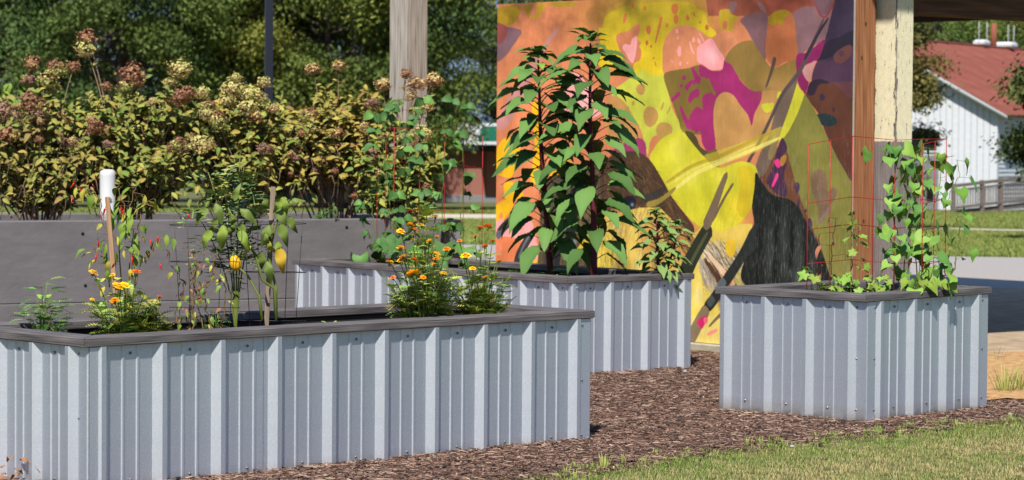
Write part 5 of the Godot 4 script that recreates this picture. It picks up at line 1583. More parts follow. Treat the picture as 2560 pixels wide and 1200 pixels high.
	for i in 420:
		var c := Vector3(-1.404, 0.550, -11.750) + Vector3(rng.randfn() * 0.16, rng.randf_range(-0.01, 0.02), rng.randfn() * 0.08)
		var a := rng.randf() * TAU
		var d := Vector3(cos(a), rng.randf_range(-0.1, 0.25), sin(a)) * rng.randf_range(0.02, 0.06)
		sst.set_color(Color(1, 1, 1) * rng.randf_range(0.4, 1.1))
		quad(sst, c - d + Vector3(0, 0.0015, 0), c + d + Vector3(0, 0.0015, 0), c + d - Vector3(0, 0.0015, 0), c - d - Vector3(0, 0.0015, 0))
	var straw := part("straw", flat(sst), M.straw, self)
	straw.set_meta("kind", "stuff")
	tag(straw, "loose dry straw on the soil of the front bed", "straw")

	# middle bed
	amaranth("amaranth", "taller amaranth with dark red stem in front of the mural", Vector3(0.510, 0.490, -16.870), Vector3(0.478, 2.036, -16.870), 80, 0.26, 101, "amaranth plants in the middle bed")
	amaranth("amaranth", "slightly shorter amaranth at the left edge of the mural", Vector3(0.246, 0.490, -17.050), Vector3(0.155, 1.935, -17.050), 76, 0.26, 102, "amaranth plants in the middle bed")
	amaranth("amaranth", "small bushy amaranth near the right end of the middle bed", Vector3(0.944, 0.490, -16.980), Vector3(0.901, 0.950, -16.980), 40, 0.13, 103, "amaranth plants in the middle bed", true)
	amaranth("amaranth", "lesser side shoot right of the small bushy amaranth", Vector3(0.958, 0.490, -17.000), Vector3(1.033, 0.883, -17.000), 24, 0.11, 104, "amaranth plants in the middle bed", true)
	var ferny := [lin(108, 158, 72), lin(128, 174, 80), lin(96, 140, 70)]
	var carrot := feather_leaf(0.14, 0.09, 9, 0.5, 0.22)
	k = 0
	for q in [[Vector3(-0.013, 0.500, -17.300), "leftmost feathery carrot top behind the middle rim"], [Vector3(0.096, 0.500, -17.150), "feathery carrot top left of the shorter amaranth stem"], [Vector3(0.280, 0.500, -16.950), "feathery carrot top between the two amaranth stems"], [Vector3(0.379, 0.500, -16.900), "rightmost feathery carrot top beside the tall amaranth stem"]]:
		tuft("carrot_top", q[1], q[0], 26, 0.13, 0.1, carrot, ferny, 0.5, 0.95, 110 + k, "carrot tops in the middle bed")
		k += 1
	wire_cage("red wire trellis cage overgrown by beans in the middle bed", [Vector3(-0.922, 0.000, -18.500), Vector3(-0.797, 0.000, -18.250), Vector3(-0.464, 0.000, -18.500), Vector3(-0.208, 0.000, -18.800)], [1.50, 1.51, 1.50, 1.46], 0.46, [0.16, 0.47, 0.78, 1.0])
	var beans := []
	rng.seed = 121
	for q in [[940, 560, 18.5], [965, 300, 18.4], [985, 260, 18.3], [1000, 340, 18.3], [1050, 330, 18.4], [1108, 300, 18.5], [1112, 430, 18.5], [1160, 260, 18.6], [1160, 420, 18.6], [1020, 480, 18.35], [960, 480, 18.4], [1075, 470, 18.4]]:
		beans.append([q])
	var stems := [
		[Vector3(-0.796, 0.490, -18.300), Vector3(-0.825, 0.859, -18.300), Vector3(-0.848, 1.182, -18.350), Vector3(-0.871, 1.479, -18.350), Vector3(-0.802, 1.668, -18.300), Vector3(-0.708, 1.709, -18.300), Vector3(-0.641, 1.696, -18.300)],
		[Vector3(-0.756, 0.490, -18.300), Vector3(-0.783, 0.752, -18.280), Vector3(-0.795, 1.021, -18.280), Vector3(-0.799, 1.291, -18.280), Vector3(-0.761, 1.561, -18.300), Vector3(-0.870, 1.641, -18.300), Vector3(-0.923, 1.613, -18.300)],
		[Vector3(-0.651, 0.490, -18.400), Vector3(-0.639, 0.857, -18.400), Vector3(-0.627, 1.183, -18.400), Vector3(-0.624, 1.454, -18.400), Vector3(-0.657, 1.589, -18.400), Vector3(-0.764, 1.642, -18.350)],
		[Vector3(-0.491, 0.490, -18.500), Vector3(-0.479, 0.855, -18.500), Vector3(-0.473, 1.183, -18.500), Vector3(-0.463, 1.428, -18.500), Vector3(-0.503, 1.591, -18.500), Vector3(-0.538, 1.564, -18.500)],
		[Vector3(-0.357, 0.490, -18.600), Vector3(-0.353, 0.852, -18.620), Vector3(-0.338, 1.182, -18.620), Vector3(-0.335, 1.484, -18.620), Vector3(-0.322, 1.649, -18.620), Vector3(-0.391, 1.703, -18.600)],
		[Vector3(-0.869, 0.490, -18.400), Vector3(-0.910, 0.746, -18.400), Vector3(-0.954, 0.962, -18.450), Vector3(-0.982, 1.098, -18.450)],
		[Vector3(-0.702, 0.490, -18.300), Vector3(-0.729, 0.751, -18.300), Vector3(-0.757, 0.913, -18.300), Vector3(-0.860, 0.781, -18.200), Vector3(-0.940, 0.700, -18.200)],
		[Vector3(-0.541, 0.490, -18.350), Vector3(-0.513, 0.753, -18.300), Vector3(-0.460, 0.861, -18.300), Vector3(-0.378, 0.781, -18.300)]]
	climber("bean_plant", "climbing beans with dark green leaves on the left red cage", stems, 0.085, 0.085, M.bean_mesh, [M.bean_leaf, M.bean_leaf, M.bean_leaf2], 122, "", true)
	climber("squash_leaves", "broad dark leaves at the foot of the bean cage", [[Vector3(-0.862, 0.500, -18.250), Vector3(-0.846, 0.647, -18.200), Vector3(-0.790, 0.756, -18.150), Vector3(-0.721, 0.759, -18.100)], [Vector3(-0.752, 0.500, -18.200), Vector3(-0.749, 0.623, -18.150), Vector3(-0.668, 0.706, -18.100)], [Vector3(-0.945, 0.500, -18.300), Vector3(-0.972, 0.641, -18.300), Vector3(-1.013, 0.663, -18.300)], [Vector3(-0.534, 0.500, -18.100), Vector3(-0.506, 0.656, -18.050), Vector3(-0.399, 0.710, -18.050), Vector3(-0.318, 0.659, -18.000)]], 0.045, 0.12, M.heart_mesh, [M.bean_leaf, M.bean_leaf, M.heart_leaf3], 123)

	# right bed
	wire_cage("red wire trellis cage carrying the heart leaved vine in the right bed", [Vector3(1.564, 0.000, -14.350), Vector3(1.831, 0.000, -14.620), Vector3(2.017, 0.000, -14.300), Vector3(2.338, 0.000, -14.620), Vector3(2.161, 0.000, -14.280)], [1.425, 1.47, 1.45, 1.46, 1.43], 0.52, [0.09, 0.5, 0.85 - 0.35, 1.0, 0.30, 0.655])
	rng.seed = 131
	var vines := [
		[Vector3(2.061, 0.540, -14.400), Vector3(2.089, 0.789, -14.400), Vector3(2.032, 1.003, -14.350), Vector3(2.009, 1.194, -14.320), Vector3(2.024, 1.342, -14.320), Vector3(2.072, 1.427, -14.340), Vector3(1.943, 1.388, -14.350)],
		[Vector3(2.174, 0.540, -14.450), Vector3(2.148, 0.832, -14.400), Vector3(2.166, 1.045, -14.400), Vector3(2.118, 1.257, -14.380), Vector3(2.162, 1.402, -14.400), Vector3(2.255, 1.402, -14.450)],
		[Vector3(2.267, 0.540, -14.500), Vector3(2.292, 0.786, -14.500), Vector3(2.239, 1.001, -14.450), Vector3(2.276, 1.193, -14.500), Vector3(2.318, 1.342, -14.550), Vector3(2.367, 1.364, -14.550)],
		[Vector3(2.318, 0.540, -14.550), Vector3(2.375, 0.763, -14.550), Vector3(2.405, 0.914, -14.550), Vector3(2.387, 1.042, -14.550), Vector3(2.338, 1.128, -14.550), Vector3(2.397, 1.257, -14.550), Vector3(2.378, 1.343, -14.550)],
		[Vector3(2.011, 0.540, -14.350), Vector3(2.030, 0.835, -14.320), Vector3(1.973, 0.983, -14.300), Vector3(2.055, 1.131, -14.300), Vector3(2.131, 1.258, -14.320), Vector3(2.087, 1.364, -14.320)],
		[Vector3(2.188, 0.540, -14.400), Vector3(2.203, 0.920, -14.350), Vector3(2.137, 1.089, -14.350), Vector3(2.213, 1.279, -14.380)],
		[Vector3(2.117, 0.540, -14.350), Vector3(2.155, 0.752, -14.300), Vector3(2.246, 0.835, -14.350), Vector3(2.330, 0.727, -14.400), Vector3(2.361, 0.834, -14.400)],
		[Vector3(2.020, 0.540, -14.320), Vector3(2.015, 0.920, -14.310), Vector3(2.021, 1.089, -14.310), Vector3(2.045, 1.237, -14.310), Vector3(2.014, 1.342, -14.310), Vector3(1.985, 1.401, -14.320)]]
	climber("climbing_vine", "light green heart leaved vine climbing the right cage", vines, 0.04, 0.082, M.heart_mesh, [M.heart_leaf, M.heart_leaf2, M.heart_leaf3, M.heart_leaf], 132)
	climber("wispy_vine", "wispy yellow green vine winding up by the cage corner", [[Vector3(1.820, 0.540, -14.550), Vector3(1.827, 0.823, -14.550), Vector3(1.835, 0.952, -14.560), Vector3(1.821, 1.059, -14.560)], [Vector3(1.840, 0.540, -14.500), Vector3(1.864, 0.783, -14.500), Vector3(1.845, 0.911, -14.500), Vector3(1.825, 0.996, -14.520)]], 0.024, 0.04, M.lobed_mesh, [M.lime_leaf, M.heart_leaf2], 133)
	climber("red_leaved_seedling", "thin red stemmed sapling with drooping pinkish leaves", [[Vector3(1.697, 0.540, -14.450), Vector3(1.703, 0.827, -14.450), Vector3(1.719, 0.955, -14.450), Vector3(1.731, 1.030, -14.450)]], 0.034, 0.085, M.lance_mesh, [M.pink_leaf, M.pepper_leaf, M.pink_leaf], 134, "", false, M.amaranth_stem)
	climber("mallow_plant", "low yellow green lobed plant at the left of the right bed", [[Vector3(1.657, 0.550, -14.400), Vector3(1.607, 0.706, -14.300), Vector3(1.568, 0.769, -14.300)], [Vector3(1.699, 0.550, -14.400), Vector3(1.733, 0.707, -14.300), Vector3(1.775, 0.728, -14.300)], [Vector3(1.763, 0.550, -14.400), Vector3(1.797, 0.728, -14.300), Vector3(1.802, 0.667, -14.250)], [Vector3(1.678, 0.550, -14.400), Vector3(1.691, 0.727, -14.300), Vector3(1.675, 0.677, -14.250), Vector3(1.623, 0.675, -14.250)]], 0.022, 0.05, M.lobed_mesh, [M.lime_leaf, M.heart_leaf2], 135)
	climber("trailing_mallow", "low yellow green tuft in the middle of the right bed", [[Vector3(1.930, 0.550, -14.300), Vector3(1.927, 0.711, -14.250), Vector3(1.948, 0.732, -14.250), Vector3(1.970, 0.700, -14.250)], [Vector3(1.920, 0.550, -14.300), Vector3(1.903, 0.691, -14.220), Vector3(1.890, 0.660, -14.200)]], 0.02, 0.042, M.lobed_mesh, [M.heart_leaf2, M.lime_leaf], 136)
	climber("spilled_vine", "pale lime leaves lying along the right rim", [[Vector3(2.063, 0.570, -14.200), Vector3(2.113, 0.692, -14.150), Vector3(2.183, 0.698, -14.200), Vector3(2.254, 0.705, -14.250), Vector3(2.308, 0.711, -14.300)]], 0.022, 0.085, M.heart_mesh, [M.lime_leaf, M.heart_leaf2], 137)

func hydrangeas() -> void:
	hydrangea("leftmost hydrangea bush with brown dried flower heads behind the wall", Vector3(-3.444, 0.760, -19.700), 0.72, 0.95, 24, 201, [
		[Vector3(-3.468, 1.962, -19.600), 0.72, 1], [Vector3(-3.300, 1.920, -19.600), 1.0, 0], [Vector3(-3.358, 1.839, -19.600), 0.9, 0], [Vector3(-3.502, 1.838, -19.600), 0.7, 4], [Vector3(-3.452, 1.669, -19.400), 1.1, 1], [Vector3(-3.358, 1.635, -19.400), 0.6, 0], [Vector3(-3.656, 1.605, -19.500), 0.9, 4], [Vector3(-3.623, 1.439, -19.400), 0.95, 1], [Vector3(-3.170, 1.941, -19.600), 0.6, 1], [Vector3(-3.403, 1.578, -19.400), 0.7, 4]], [0, 1, 2, 3, 0, 4])
	hydrangea("second hydrangea bush with one tall brown topped flower stalk", Vector3(-2.782, 0.760, -19.850), 0.72, 1.02, 26, 202, [
		[Vector3(-3.107, 2.160, -19.800), 0.92, 1], [Vector3(-3.118, 2.078, -19.800), 0.98, 2], [Vector3(-2.766, 1.898, -19.700), 1.0, 1], [Vector3(-2.809, 1.805, -19.700), 0.75, 0], [Vector3(-2.725, 1.832, -19.700), 0.6, 1], [Vector3(-2.417, 1.930, -19.700), 1.2, 2], [Vector3(-2.490, 1.833, -19.700), 0.6, 2], [Vector3(-2.951, 1.801, -19.700), 0.5, 1], [Vector3(-2.980, 1.501, -19.400), 0.85, 1], [Vector3(-2.392, 1.724, -19.500), 0.9, 1], [Vector3(-2.335, 1.753, -19.500), 0.7, 1], [Vector3(-2.894, 1.381, -19.400), 0.5, 4], [Vector3(-2.393, 1.391, -19.400), 0.75, 0], [Vector3(-2.236, 1.386, -19.400), 0.9, 2], [Vector3(-2.687, 1.884, -19.700), 0.3, 3]], [0, 1, 2, 3, 0, 7, 6])
	hydrangea("third hydrangea bush with green and tan flower heads", Vector3(-2.006, 0.760, -20.000), 0.68, 0.98, 24, 203, [
		[Vector3(-2.269, 1.759, -19.800), 0.7, 2], [Vector3(-2.050, 1.789, -19.800), 1.0, 2], [Vector3(-2.079, 1.707, -19.800), 0.9, 2], [Vector3(-2.213, 1.664, -19.700), 0.75, 0], [Vector3(-1.910, 1.752, -19.800), 1.0, 2], [Vector3(-1.923, 1.655, -19.700), 0.9, 2], [Vector3(-2.130, 1.560, -19.600), 0.9, 0], [Vector3(-2.216, 1.603, -19.600), 0.7, 2], [Vector3(-1.817, 1.841, -19.800), 0.6, 2], [Vector3(-1.731, 1.645, -19.700), 0.55, 3], [Vector3(-1.846, 1.709, -19.800), 0.8, 0], [Vector3(-1.797, 1.355, -19.600), 0.65, 4], [Vector3(-1.865, 1.592, -19.700), 0.7, 3], [Vector3(-2.021, 1.868, -19.800), 0.5, 2]], [0, 1, 2, 3, 7, 6, 5])
	hydrangea("fourth hydrangea bush with long bare stems beside the grey post", Vector3(-1.311, 0.760, -20.200), 0.66, 0.92, 30, 204, [
		[Vector3(-1.484, 1.947, -20.100), 0.68, 3], [Vector3(-1.291, 1.975, -20.100), 0.66, 3], [Vector3(-1.497, 1.596, -19.900), 0.85, 0], [Vector3(-1.487, 1.508, -19.900), 0.8, 2], [Vector3(-1.282, 1.472, -19.900), 0.62, 3], [Vector3(-1.581, 1.344, -19.800), 0.62, 3], [Vector3(-1.406, 1.269, -19.800), 0.6, 3], [Vector3(-1.054, 1.683, -20.000), 0.6, 4]], [0, 1, 3, 3, 8, 5, 0], 0.42)
	hydrangea("rightmost hydrangea with pale green heads in front of the grey post", Vector3(-0.870, 0.760, -20.000), 0.3, 0.78, 9, 205, [
		[Vector3(-0.955, 1.832, -19.900), 0.84, 3], [Vector3(-0.786, 1.912, -19.900), 0.55, 1], [Vector3(-0.718, 1.833, -19.900), 0.82, 3], [Vector3(-0.589, 1.866, -19.900), 0.74, 3], [Vector3(-0.635, 1.683, -19.800), 0.86, 2], [Vector3(-0.747, 1.748, -19.900), 0.5, 3], [Vector3(-0.660, 1.479, -19.800), 0.86, 2], [Vector3(-0.808, 1.332, -19.800), 0.66, 2], [Vector3(-0.693, 1.645, -19.800), 0.5, 2], [Vector3(-1.019, 1.702, -19.900), 0.5, 4]], [0, 6, 7, 6])
	climber("bright_shrub", "bright lime green shrub top at the far left edge", [[Vector3(-3.795, 1.493, -20.400), Vector3(-3.780, 1.734, -20.400), Vector3(-3.735, 1.884, -20.400)], [Vector3(-3.855, 1.493, -20.400), Vector3(-3.840, 1.763, -20.400), Vector3(-3.825, 1.883, -20.400)], [Vector3(-3.735, 1.674, -20.400), Vector3(-3.705, 1.884, -20.400), Vector3(-3.669, 1.974, -20.400)]], 0.03, 0.1, M.bean_mesh, [M.lime_leaf, M.bean_leaf2, M.heart_leaf2], 206)
	climber("wall_foot_shrub", "low green leafy plant growing on top of the grey wall", [[Vector3(-1.390, 0.857, -19.600), Vector3(-1.346, 0.887, -19.600), Vector3(-1.260, 0.908, -19.600)], [Vector3(-1.419, 0.857, -19.600), Vector3(-1.390, 0.901, -19.600), Vector3(-1.318, 0.936, -19.600)]], 0.022, 0.07, M.lance_mesh, [M.bean_leaf2, M.bean_leaf], 207)

func far_things() -> void:
	# lamp pole, marker post, bench
	var pole := thing("lamp_pole", "dark blue grey square lamp pole behind the hydrangeas", "lamp post", Vector3(-2.430, 0.000, -27.000), 0.2)
	part("shaft", box_mesh(Vector3(-0.038, 0, -0.038), Vector3(0.038, 4.6, 0.038), 0.008), M.pole, pole)
	part("base_plate", box_mesh(Vector3(-0.12, 0, -0.12), Vector3(0.12, 0.05, 0.12), 0.01), M.pole, pole)
	part("lamp_head", box_mesh(Vector3(-0.2, 4.6, -0.2), Vector3(0.2, 4.75, 0.2), 0.03), M.pole, pole)
	var mk := thing("marker_post", "short white plastic pipe post standing before the hydrangea stems", "post", Vector3(-2.896, 0.740, -19.400), 0.3)
	var ms := begin()
	lathe(ms, [Vector2(0.15, 0), Vector2(0.15, 0.28), Vector2(0.17, 0.3), Vector2(0.17, 0.36), Vector2(0.15, 0.38), Vector2(0.16, 0.9), Vector2(0.15, 0.97), Vector2(0.1, 1.0), Vector2(0.001, 1.0)], 16)
	mk.scale = Vector3(0.36, 0.46, 0.36)
	part("pipe", flat(ms), M.white_pvc, mk)
	part("slot", box_mesh(Vector3(-0.05, 0.5, 0.14), Vector3(0.05, 0.56, 0.165), 0.003), M.grey_panel, mk)
	var bench := thing("bench", "black metal slatted bench behind the low wall", "bench", Vector3(-1.399, 0.000, -24.500), 0.15)
	part("back_rail", box_mesh(Vector3(-0.2, 0.80, -0.02), Vector3(0.5, 0.86, 0.02), 0.01), M.black_paint, bench)
	part("lower_rail", box_mesh(Vector3(-0.2, 0.45, -0.02), Vector3(0.5, 0.49, 0.02), 0.006), M.black_paint, bench)
	for i in 8:
		part("slat", box_mesh(Vector3(-0.18 + 0.088 * i, 0.492, -0.012), Vector3(-0.135 + 0.088 * i, 0.798, 0.012), 0.003), M.black_paint, bench)
	part("seat", box_mesh(Vector3(-0.2, 0.42, -0.46), Vector3(0.5, 0.445, -0.03), 0.006), M.black_paint, bench)
	for x in [-0.17, 0.45]:
		for z in [-0.43, -0.02]:
			part("leg", box_mesh(Vector3(x, 0, z - 0.02), Vector3(x + 0.04, 0.418, z + 0.02), 0.004), M.black_paint, bench)
	part("armrest", box_mesh(Vector3(-0.2, 0.64, -0.46), Vector3(-0.16, 0.67, -0.03), 0.006), M.black_paint, bench)

	# barn
	var o := thing("barn", "white board barn with a rusty red ribbed metal roof", "barn", Vector3(0, 0, 0))
	var cd := 88.0
	var cpos := Vector3(15.669, -0.880, -88.000)
	o.position = cpos
	o.rotation.y = -0.535
	var s := 88.0 / 56.0
	var half := 2.69 * s
	var eave := 0.88 + 1.434 + (357.0 - 266.0) / 6779.0 * cd
	var ridge := 0.88 + 1.434 + 262.0 / 6779.0 * cd * 1.025
	var slope := (ridge - eave) / half
	var length := 19.0
	var bw := 0.215
	var n := int(half * 2.0 / bw)
	for i in n:
		var xb := -i * bw
		var xa := -(i + 1) * bw + 0.018
		var top := func(x: float) -> float: return ridge - absf(x + half) * slope - 0.12
		var st := begin()
		st.set_smooth_group(-1)
		var z := 0.02 + 0.004 * (i % 2)
		var y0 := 0.12
		var a := Vector3(xa, y0, z)
		var b := Vector3(xb, y0, z)
		var c := Vector3(xb, top.call(xb), z)
		var d := Vector3(xa, top.call(xa), z)
		var bk := Vector3(0, 0, -0.05)
		quad(st, a, d, c, b)
		quad(st, a + bk, d + bk, d, a)
		quad(st, b, c, c + bk, b + bk)
		quad(st, d, d + bk, c + bk, c)
		part("wall_board", flat(st), M.white_paint, o)
	part("foundation", box_mesh(Vector3(-half * 2.0, -0.6, -length), Vector3(0, 0.118, 0.0)), M.bare_concrete, o)
	part("wall_core", box_mesh(Vector3(-half * 2.0 + 0.05, 0.12, -length + 0.05), Vector3(-0.05, eave - 0.2, -0.06)), M.grey_panel, o)
	var ge := begin()
	prism(ge, PackedVector2Array([Vector2(-half * 2.0 + 0.05, -eave + 0.2), Vector2(-half, -ridge + 0.25), Vector2(-0.05, -eave + 0.2)]), 0.0, 0.04)
	part("gable_core", flat(ge), M.grey_panel, o, Transform3D(Basis(Vector3.RIGHT, PI / 2), Vector3(0, 0, -0.08)))
	for i in 22:
		var y := 0.12 + i * 0.14
		if y + 0.14 > eave - 0.05:
			break
		var st := begin()
		st.set_smooth_group(-1)
		quad(st, Vector3(0.045, y, 0.0), Vector3(0.02, y + 0.145, 0.0), Vector3(0.02, y + 0.145, -length), Vector3(0.045, y, -length))
		quad(st, Vector3(0.0, y, 0.0), Vector3(0.045, y, 0.0), Vector3(0.045, y, -length), Vector3(0.0, y, -length))
		part("siding_board", flat(st), M.white_paint, o)
	part("corner_board", box_mesh(Vector3(-0.02, 0.119, -0.1), Vector3(0.07, eave - 0.1, 0.05), 0.005), M.white_paint, o)
	# ribbed roof: two slopes
	for side in [1.0, -1.0]:
		var st := begin()
		st.set_smooth_group(-1)
		var e0 := Vector3(-half, ridge, 0)
		var run := half + 0.55
		var zz := 0.35
		var step := 0.26
		while zz > -length - 0.3:
			for seg in [[0.0, 0.0, 0.13, 0.07], [0.13, 0.07, 0.26, 0.0]]:
				var za: float = zz - seg[0]
				var zb: float = zz - seg[2]
				var a := e0 + Vector3(0, seg[1], za)
				var b := e0 + Vector3(0, seg[3], zb)
				var dn := Vector3(side * run, -slope * run, 0)
				if side > 0.0:
					quad(st, a, b, b + dn, a + dn)
				else:
					quad(st, a, a + dn, b + dn, b)
			zz -= step
		part("roof", flat(st), M.roof_red, o)
		var fs := begin()
		var dn2 := Vector3(side * (half + 0.5), -slope * (half + 0.5), 0)
		var p := Vector3(-half, ridge - 0.02, 0.34)
		var th := Vector3(0, -0.16, 0)
		var bk2 := Vector3(0, 0, -0.04)
		quad(fs, p + th, p, p + dn2, p + dn2 + th)
		quad(fs, p + th + bk2, p + th, p + dn2 + th, p + dn2 + th + bk2)
		part("fascia", flat(fs), M.white_paint, o)
		var sof := begin()
		quad(sof, p + Vector3(0, -0.1, 0), p + Vector3(0, -0.1, -0.33), p + dn2 + Vector3(0, -0.1, -0.33), p + dn2 + Vector3(0, -0.1, 0))
		part("soffit", flat(sof), M.grey_panel, o)
	part("ridge_cap", box_mesh(Vector3(-half - 0.12, ridge + 0.0, -length - 0.2), Vector3(-half + 0.12, ridge + 0.075, 0.36), 0.02), M.roof_red, o)
	var win := part("window", box_mesh(Vector3(-3.0, 2.0, 0.05), Vector3(-1.95, 2.75, 0.075), 0.005), M.white_paint, o)
	part("pane", box_mesh(Vector3(-2.94, 2.06, 0.076), Vector3(-2.01, 2.69, 0.082)), M.glass_dark, win)
	part("recess_shade_panel", box_mesh(Vector3(-3.0, 0.12, 0.05), Vector3(-1.95, 1.9, 0.07), 0.005), M.grey_panel, o)  # flat grey panel stands in for the shaded recess of the gable
	part("recess_hole", box_mesh(Vector3(-2.35, 0.4, 0.072), Vector3(-2.1, 0.95, 0.078)), M.dark_hole, o)  # hole in that recess, set on as a dark plate
	part("flue", tube_mesh([Vector3(-half, ridge - 0.1, -10.9), Vector3(-half, ridge + 0.9, -10.9)], 0.11, 0.11, 10), M.rust, o)
	for v in [[-9.7, 0.22], [-12.2, 0.34]]:
		part("roof_vent", box_mesh(Vector3(-half - v[1], ridge + 0.02, v[0] - 0.3), Vector3(-half + v[1], ridge + 0.26, v[0] + 0.3), 0.08), M.white_pvc, o)
	for zz in [-9.4, -10.2, -12.4, -13.0]:
		part("aerial", tube_mesh([Vector3(-half, ridge, zz), Vector3(-half, ridge + 0.9, zz)], 0.016, 0.012, 6), M.white_pvc, o)

	# ramp railing
	var rr := thing("ramp_railing", "weathered grey wooden ramp railing in front of the white barn", "railing", Vector3(13.668, -0.770, -84.000))
	var ra := Vector3.ZERO
	var rb := Vector3(2.7, 0, -1.6)
	var posts := [0.0, 0.365, 0.61, 0.96, 1.35]
	for t in posts:
		var b: Vector3 = ra.lerp(rb, t)
		part("rail_post", box_mesh(b + Vector3(-0.07, 0.0, -0.07), b + Vector3(0.07, 0.95 + 0.28 * t, 0.07), 0.01), M.rail_wood, rr)
	for h in [[0.82, 0.92], [0.14, 0.22], [0.70, 0.76]]:
		var st := begin()
		st.set_smooth_group(-1)
		var d := rb * 1.4
		var u0 := Vector3(0, h[0], 0.0)
		var u1 := Vector3(0, h[1], 0.0)
		var e := Vector3(0, 0.28 * 1.4, 0)
		var f := Vector3(0.02, 0, 0.075)
		quad(st, u0 + f, u1 + f, d + u1 + e + f, d + u0 + e + f)
		quad(st, u1 + f, u1 - f, d + u1 + e - f, d + u1 + e + f)
		quad(st, u0 - f, u1 - f, d + u1 + e - f, d + u0 + e - f)
		quad(st, u0 - f, u0 + f, d + u0 + e + f, d + u0 + e - f)
		part("rail", flat(st), M.rail_wood, rr)
	for i in 42:
		var t := 0.02 + i * 0.0325
		var b: Vector3 = ra.lerp(rb, t)
		part("baluster", box_mesh(b + Vector3(-0.02, 0.222 + 0.28 * t, -0.02), b + Vector3(0.02, 0.7 + 0.28 * t, 0.02)), M.rail_wood, rr)
	var rp := begin()
	var dd := rb * 1.4
	quad(rp, Vector3(-0.05, 0.12, 0.0), dd + Vector3(0, 0.45, 0), dd + Vector3(0.6, 0.45, -1.0), Vector3(0.55, 0.12, -1.0))
	quad(rp, Vector3(-0.05, 0.0, 0.01), Vector3(-0.05, 0.12, 0.01), dd + Vector3(0, 0.45, 0.01), dd + Vector3(0, 0.25, 0.01))
	part("ramp_deck", flat(rp), M.rail_wood, rr)

	# low brick building with a green canopy
	var bk := thing("brick_building", "low red brick building with a green metal canopy behind the trees", "building", Vector3(-1.983, -1.200, -112.000), 0.0)
	part("wall", box_mesh(Vector3(-10.5, -0.5, -8), Vector3(2.6, 2.15, 0)), M.brick, bk)
	part("wall_base", box_mesh(Vector3(-10.5, -0.5, 0.002), Vector3(2.6, 0.33, 0.12), 0.01), M.grey_panel, bk)
	part("eave", box_mesh(Vector3(-10.7, 2.152, -8.2), Vector3(2.8, 2.4, 0.6), 0.02), M.black_paint, bk)
	part("roof", box_mesh(Vector3(-10.6, 2.402, -8), Vector3(2.7, 3.3, -0.5), 0.02), M.white_paint, bk)
	var cn := begin()
	prism(cn, PackedVector2Array([Vector2(0.55, 0), Vector2(0.75, 0.62), Vector2(2.6, 0.62), Vector2(2.6, 0)]), 0.0, 1.6, 0.0)
	part("canopy", flat(cn), M.green_metal, bk, Transform3D(Basis(Vector3.RIGHT, -PI / 2), Vector3(0, 2.55, 2.0)) * Transform3D(Basis(), Vector3.ZERO))
	for i in 5:
		part("pier", box_mesh(Vector3(-9.5 + 2.6 * i, 0.332, 0.002), Vector3(-9.1 + 2.6 * i, 2.15, 0.1), 0.01), M.brick, bk)

	# trees
	var clump := leaf_clump(301, 20, 0.42, 0.13)
	var fine := leaf_clump(302, 22, 0.30, 0.09)
	var dark := [lin(84, 102, 47), lin(96, 112, 50), lin(70, 93, 45)]
	var mid := [lin(109, 117, 47), lin(122, 125, 49), lin(92, 106, 45)]
	var warm := [lin(112, 122, 52), lin(122, 128, 56), lin(98, 114, 50)]
	var group := "broad trees beyond the lawn"
	tree("dark green oak at the far left edge of the tree line", Vector3(-15.726, -0.740, -82.000), 11.5, 3.4, 0.9, 80, 46, dark, 311, clump, 1.0, group)
	tree("dark oak standing just beyond the left frame edge", Vector3(-21.821, -0.790, -86.000), 11.5, 3.6, 0.8, 70, 44, dark, 310, clump, 1.1, group)
	tree("large dark oak behind the left hydrangeas", Vector3(-11.566, -0.710, -80.000), 11.5, 3.4, 0.8, 84, 46, dark, 312, clump, 1.0, group)
	tree("deep green oak left of the lamp pole", Vector3(-9.170, -0.770, -84.000), 12.0, 3.0, 0.8, 80, 46, mid, 313, clump, 1.0, group)
	tree("yellower oak between lamp pole and grey post", Vector3(-5.806, -0.740, -82.000), 11.0, 3.0, 1.2, 80, 46, mid + warm, 314, clump, 1.0, group)
	tree("dark oak right of the grey post", Vector3(-2.714, -0.710, -80.000), 11.0, 1.7, 1.4, 56, 46, dark + mid, 315, clump, 0.95, group)
	tree("yellow green tree at the left edge of the mural", Vector3(0.369, -1.300, -125.000), 12.0, 2.6, 3.5, 50, 40, warm, 316, clump, 0.95, group)
	for q in [[100, 108], [430, 104], [700, 106], [860, 104], [1240, 125], [-150, 100]]:
		var nm: String = {100: "shaded tree of the second row at the left", 430: "shaded tree of the second row behind the brown hydrangea heads", 700: "second row tree right behind the lamp pole", 860: "second row tree behind the grey post", 1240: "distant tree behind the brick building and mural edge", -150: "second row tree beyond the left frame edge"}[q[0]]
		tree(nm, Vector3((q[0] - 1280.0) / 6779.0 * q[1], terrain(q[1]), -q[1]), 13.0, 4.4 if q[0] != 860 else 3.2, 1.2, 80, 40, dark, 320 + q[0], clump, 1.4, group)
	tree("olive brown oak between the cream post and the barn", Vector3(7.559, -0.370, -56.000), 5.6, 1.15, 0.6, 60, 30, [lin(96, 92, 46), lin(108, 100, 50), lin(78, 84, 42)], 330, fine, 0.42, "oaks on the right lawn", 0.12)
	tree("oak whose twigs hang in at the right frame edge", Vector3(9.568, -0.230, -46.000), 4.0, 1.1, 0.9, 46, 30, [lin(78, 92, 44), lin(92, 98, 48)], 331, fine, 0.4, "oaks on the right lawn", 0.12)
	var bright := [lin(112, 130, 58), lin(96, 120, 56), lin(126, 138, 62)]
	var k := 0
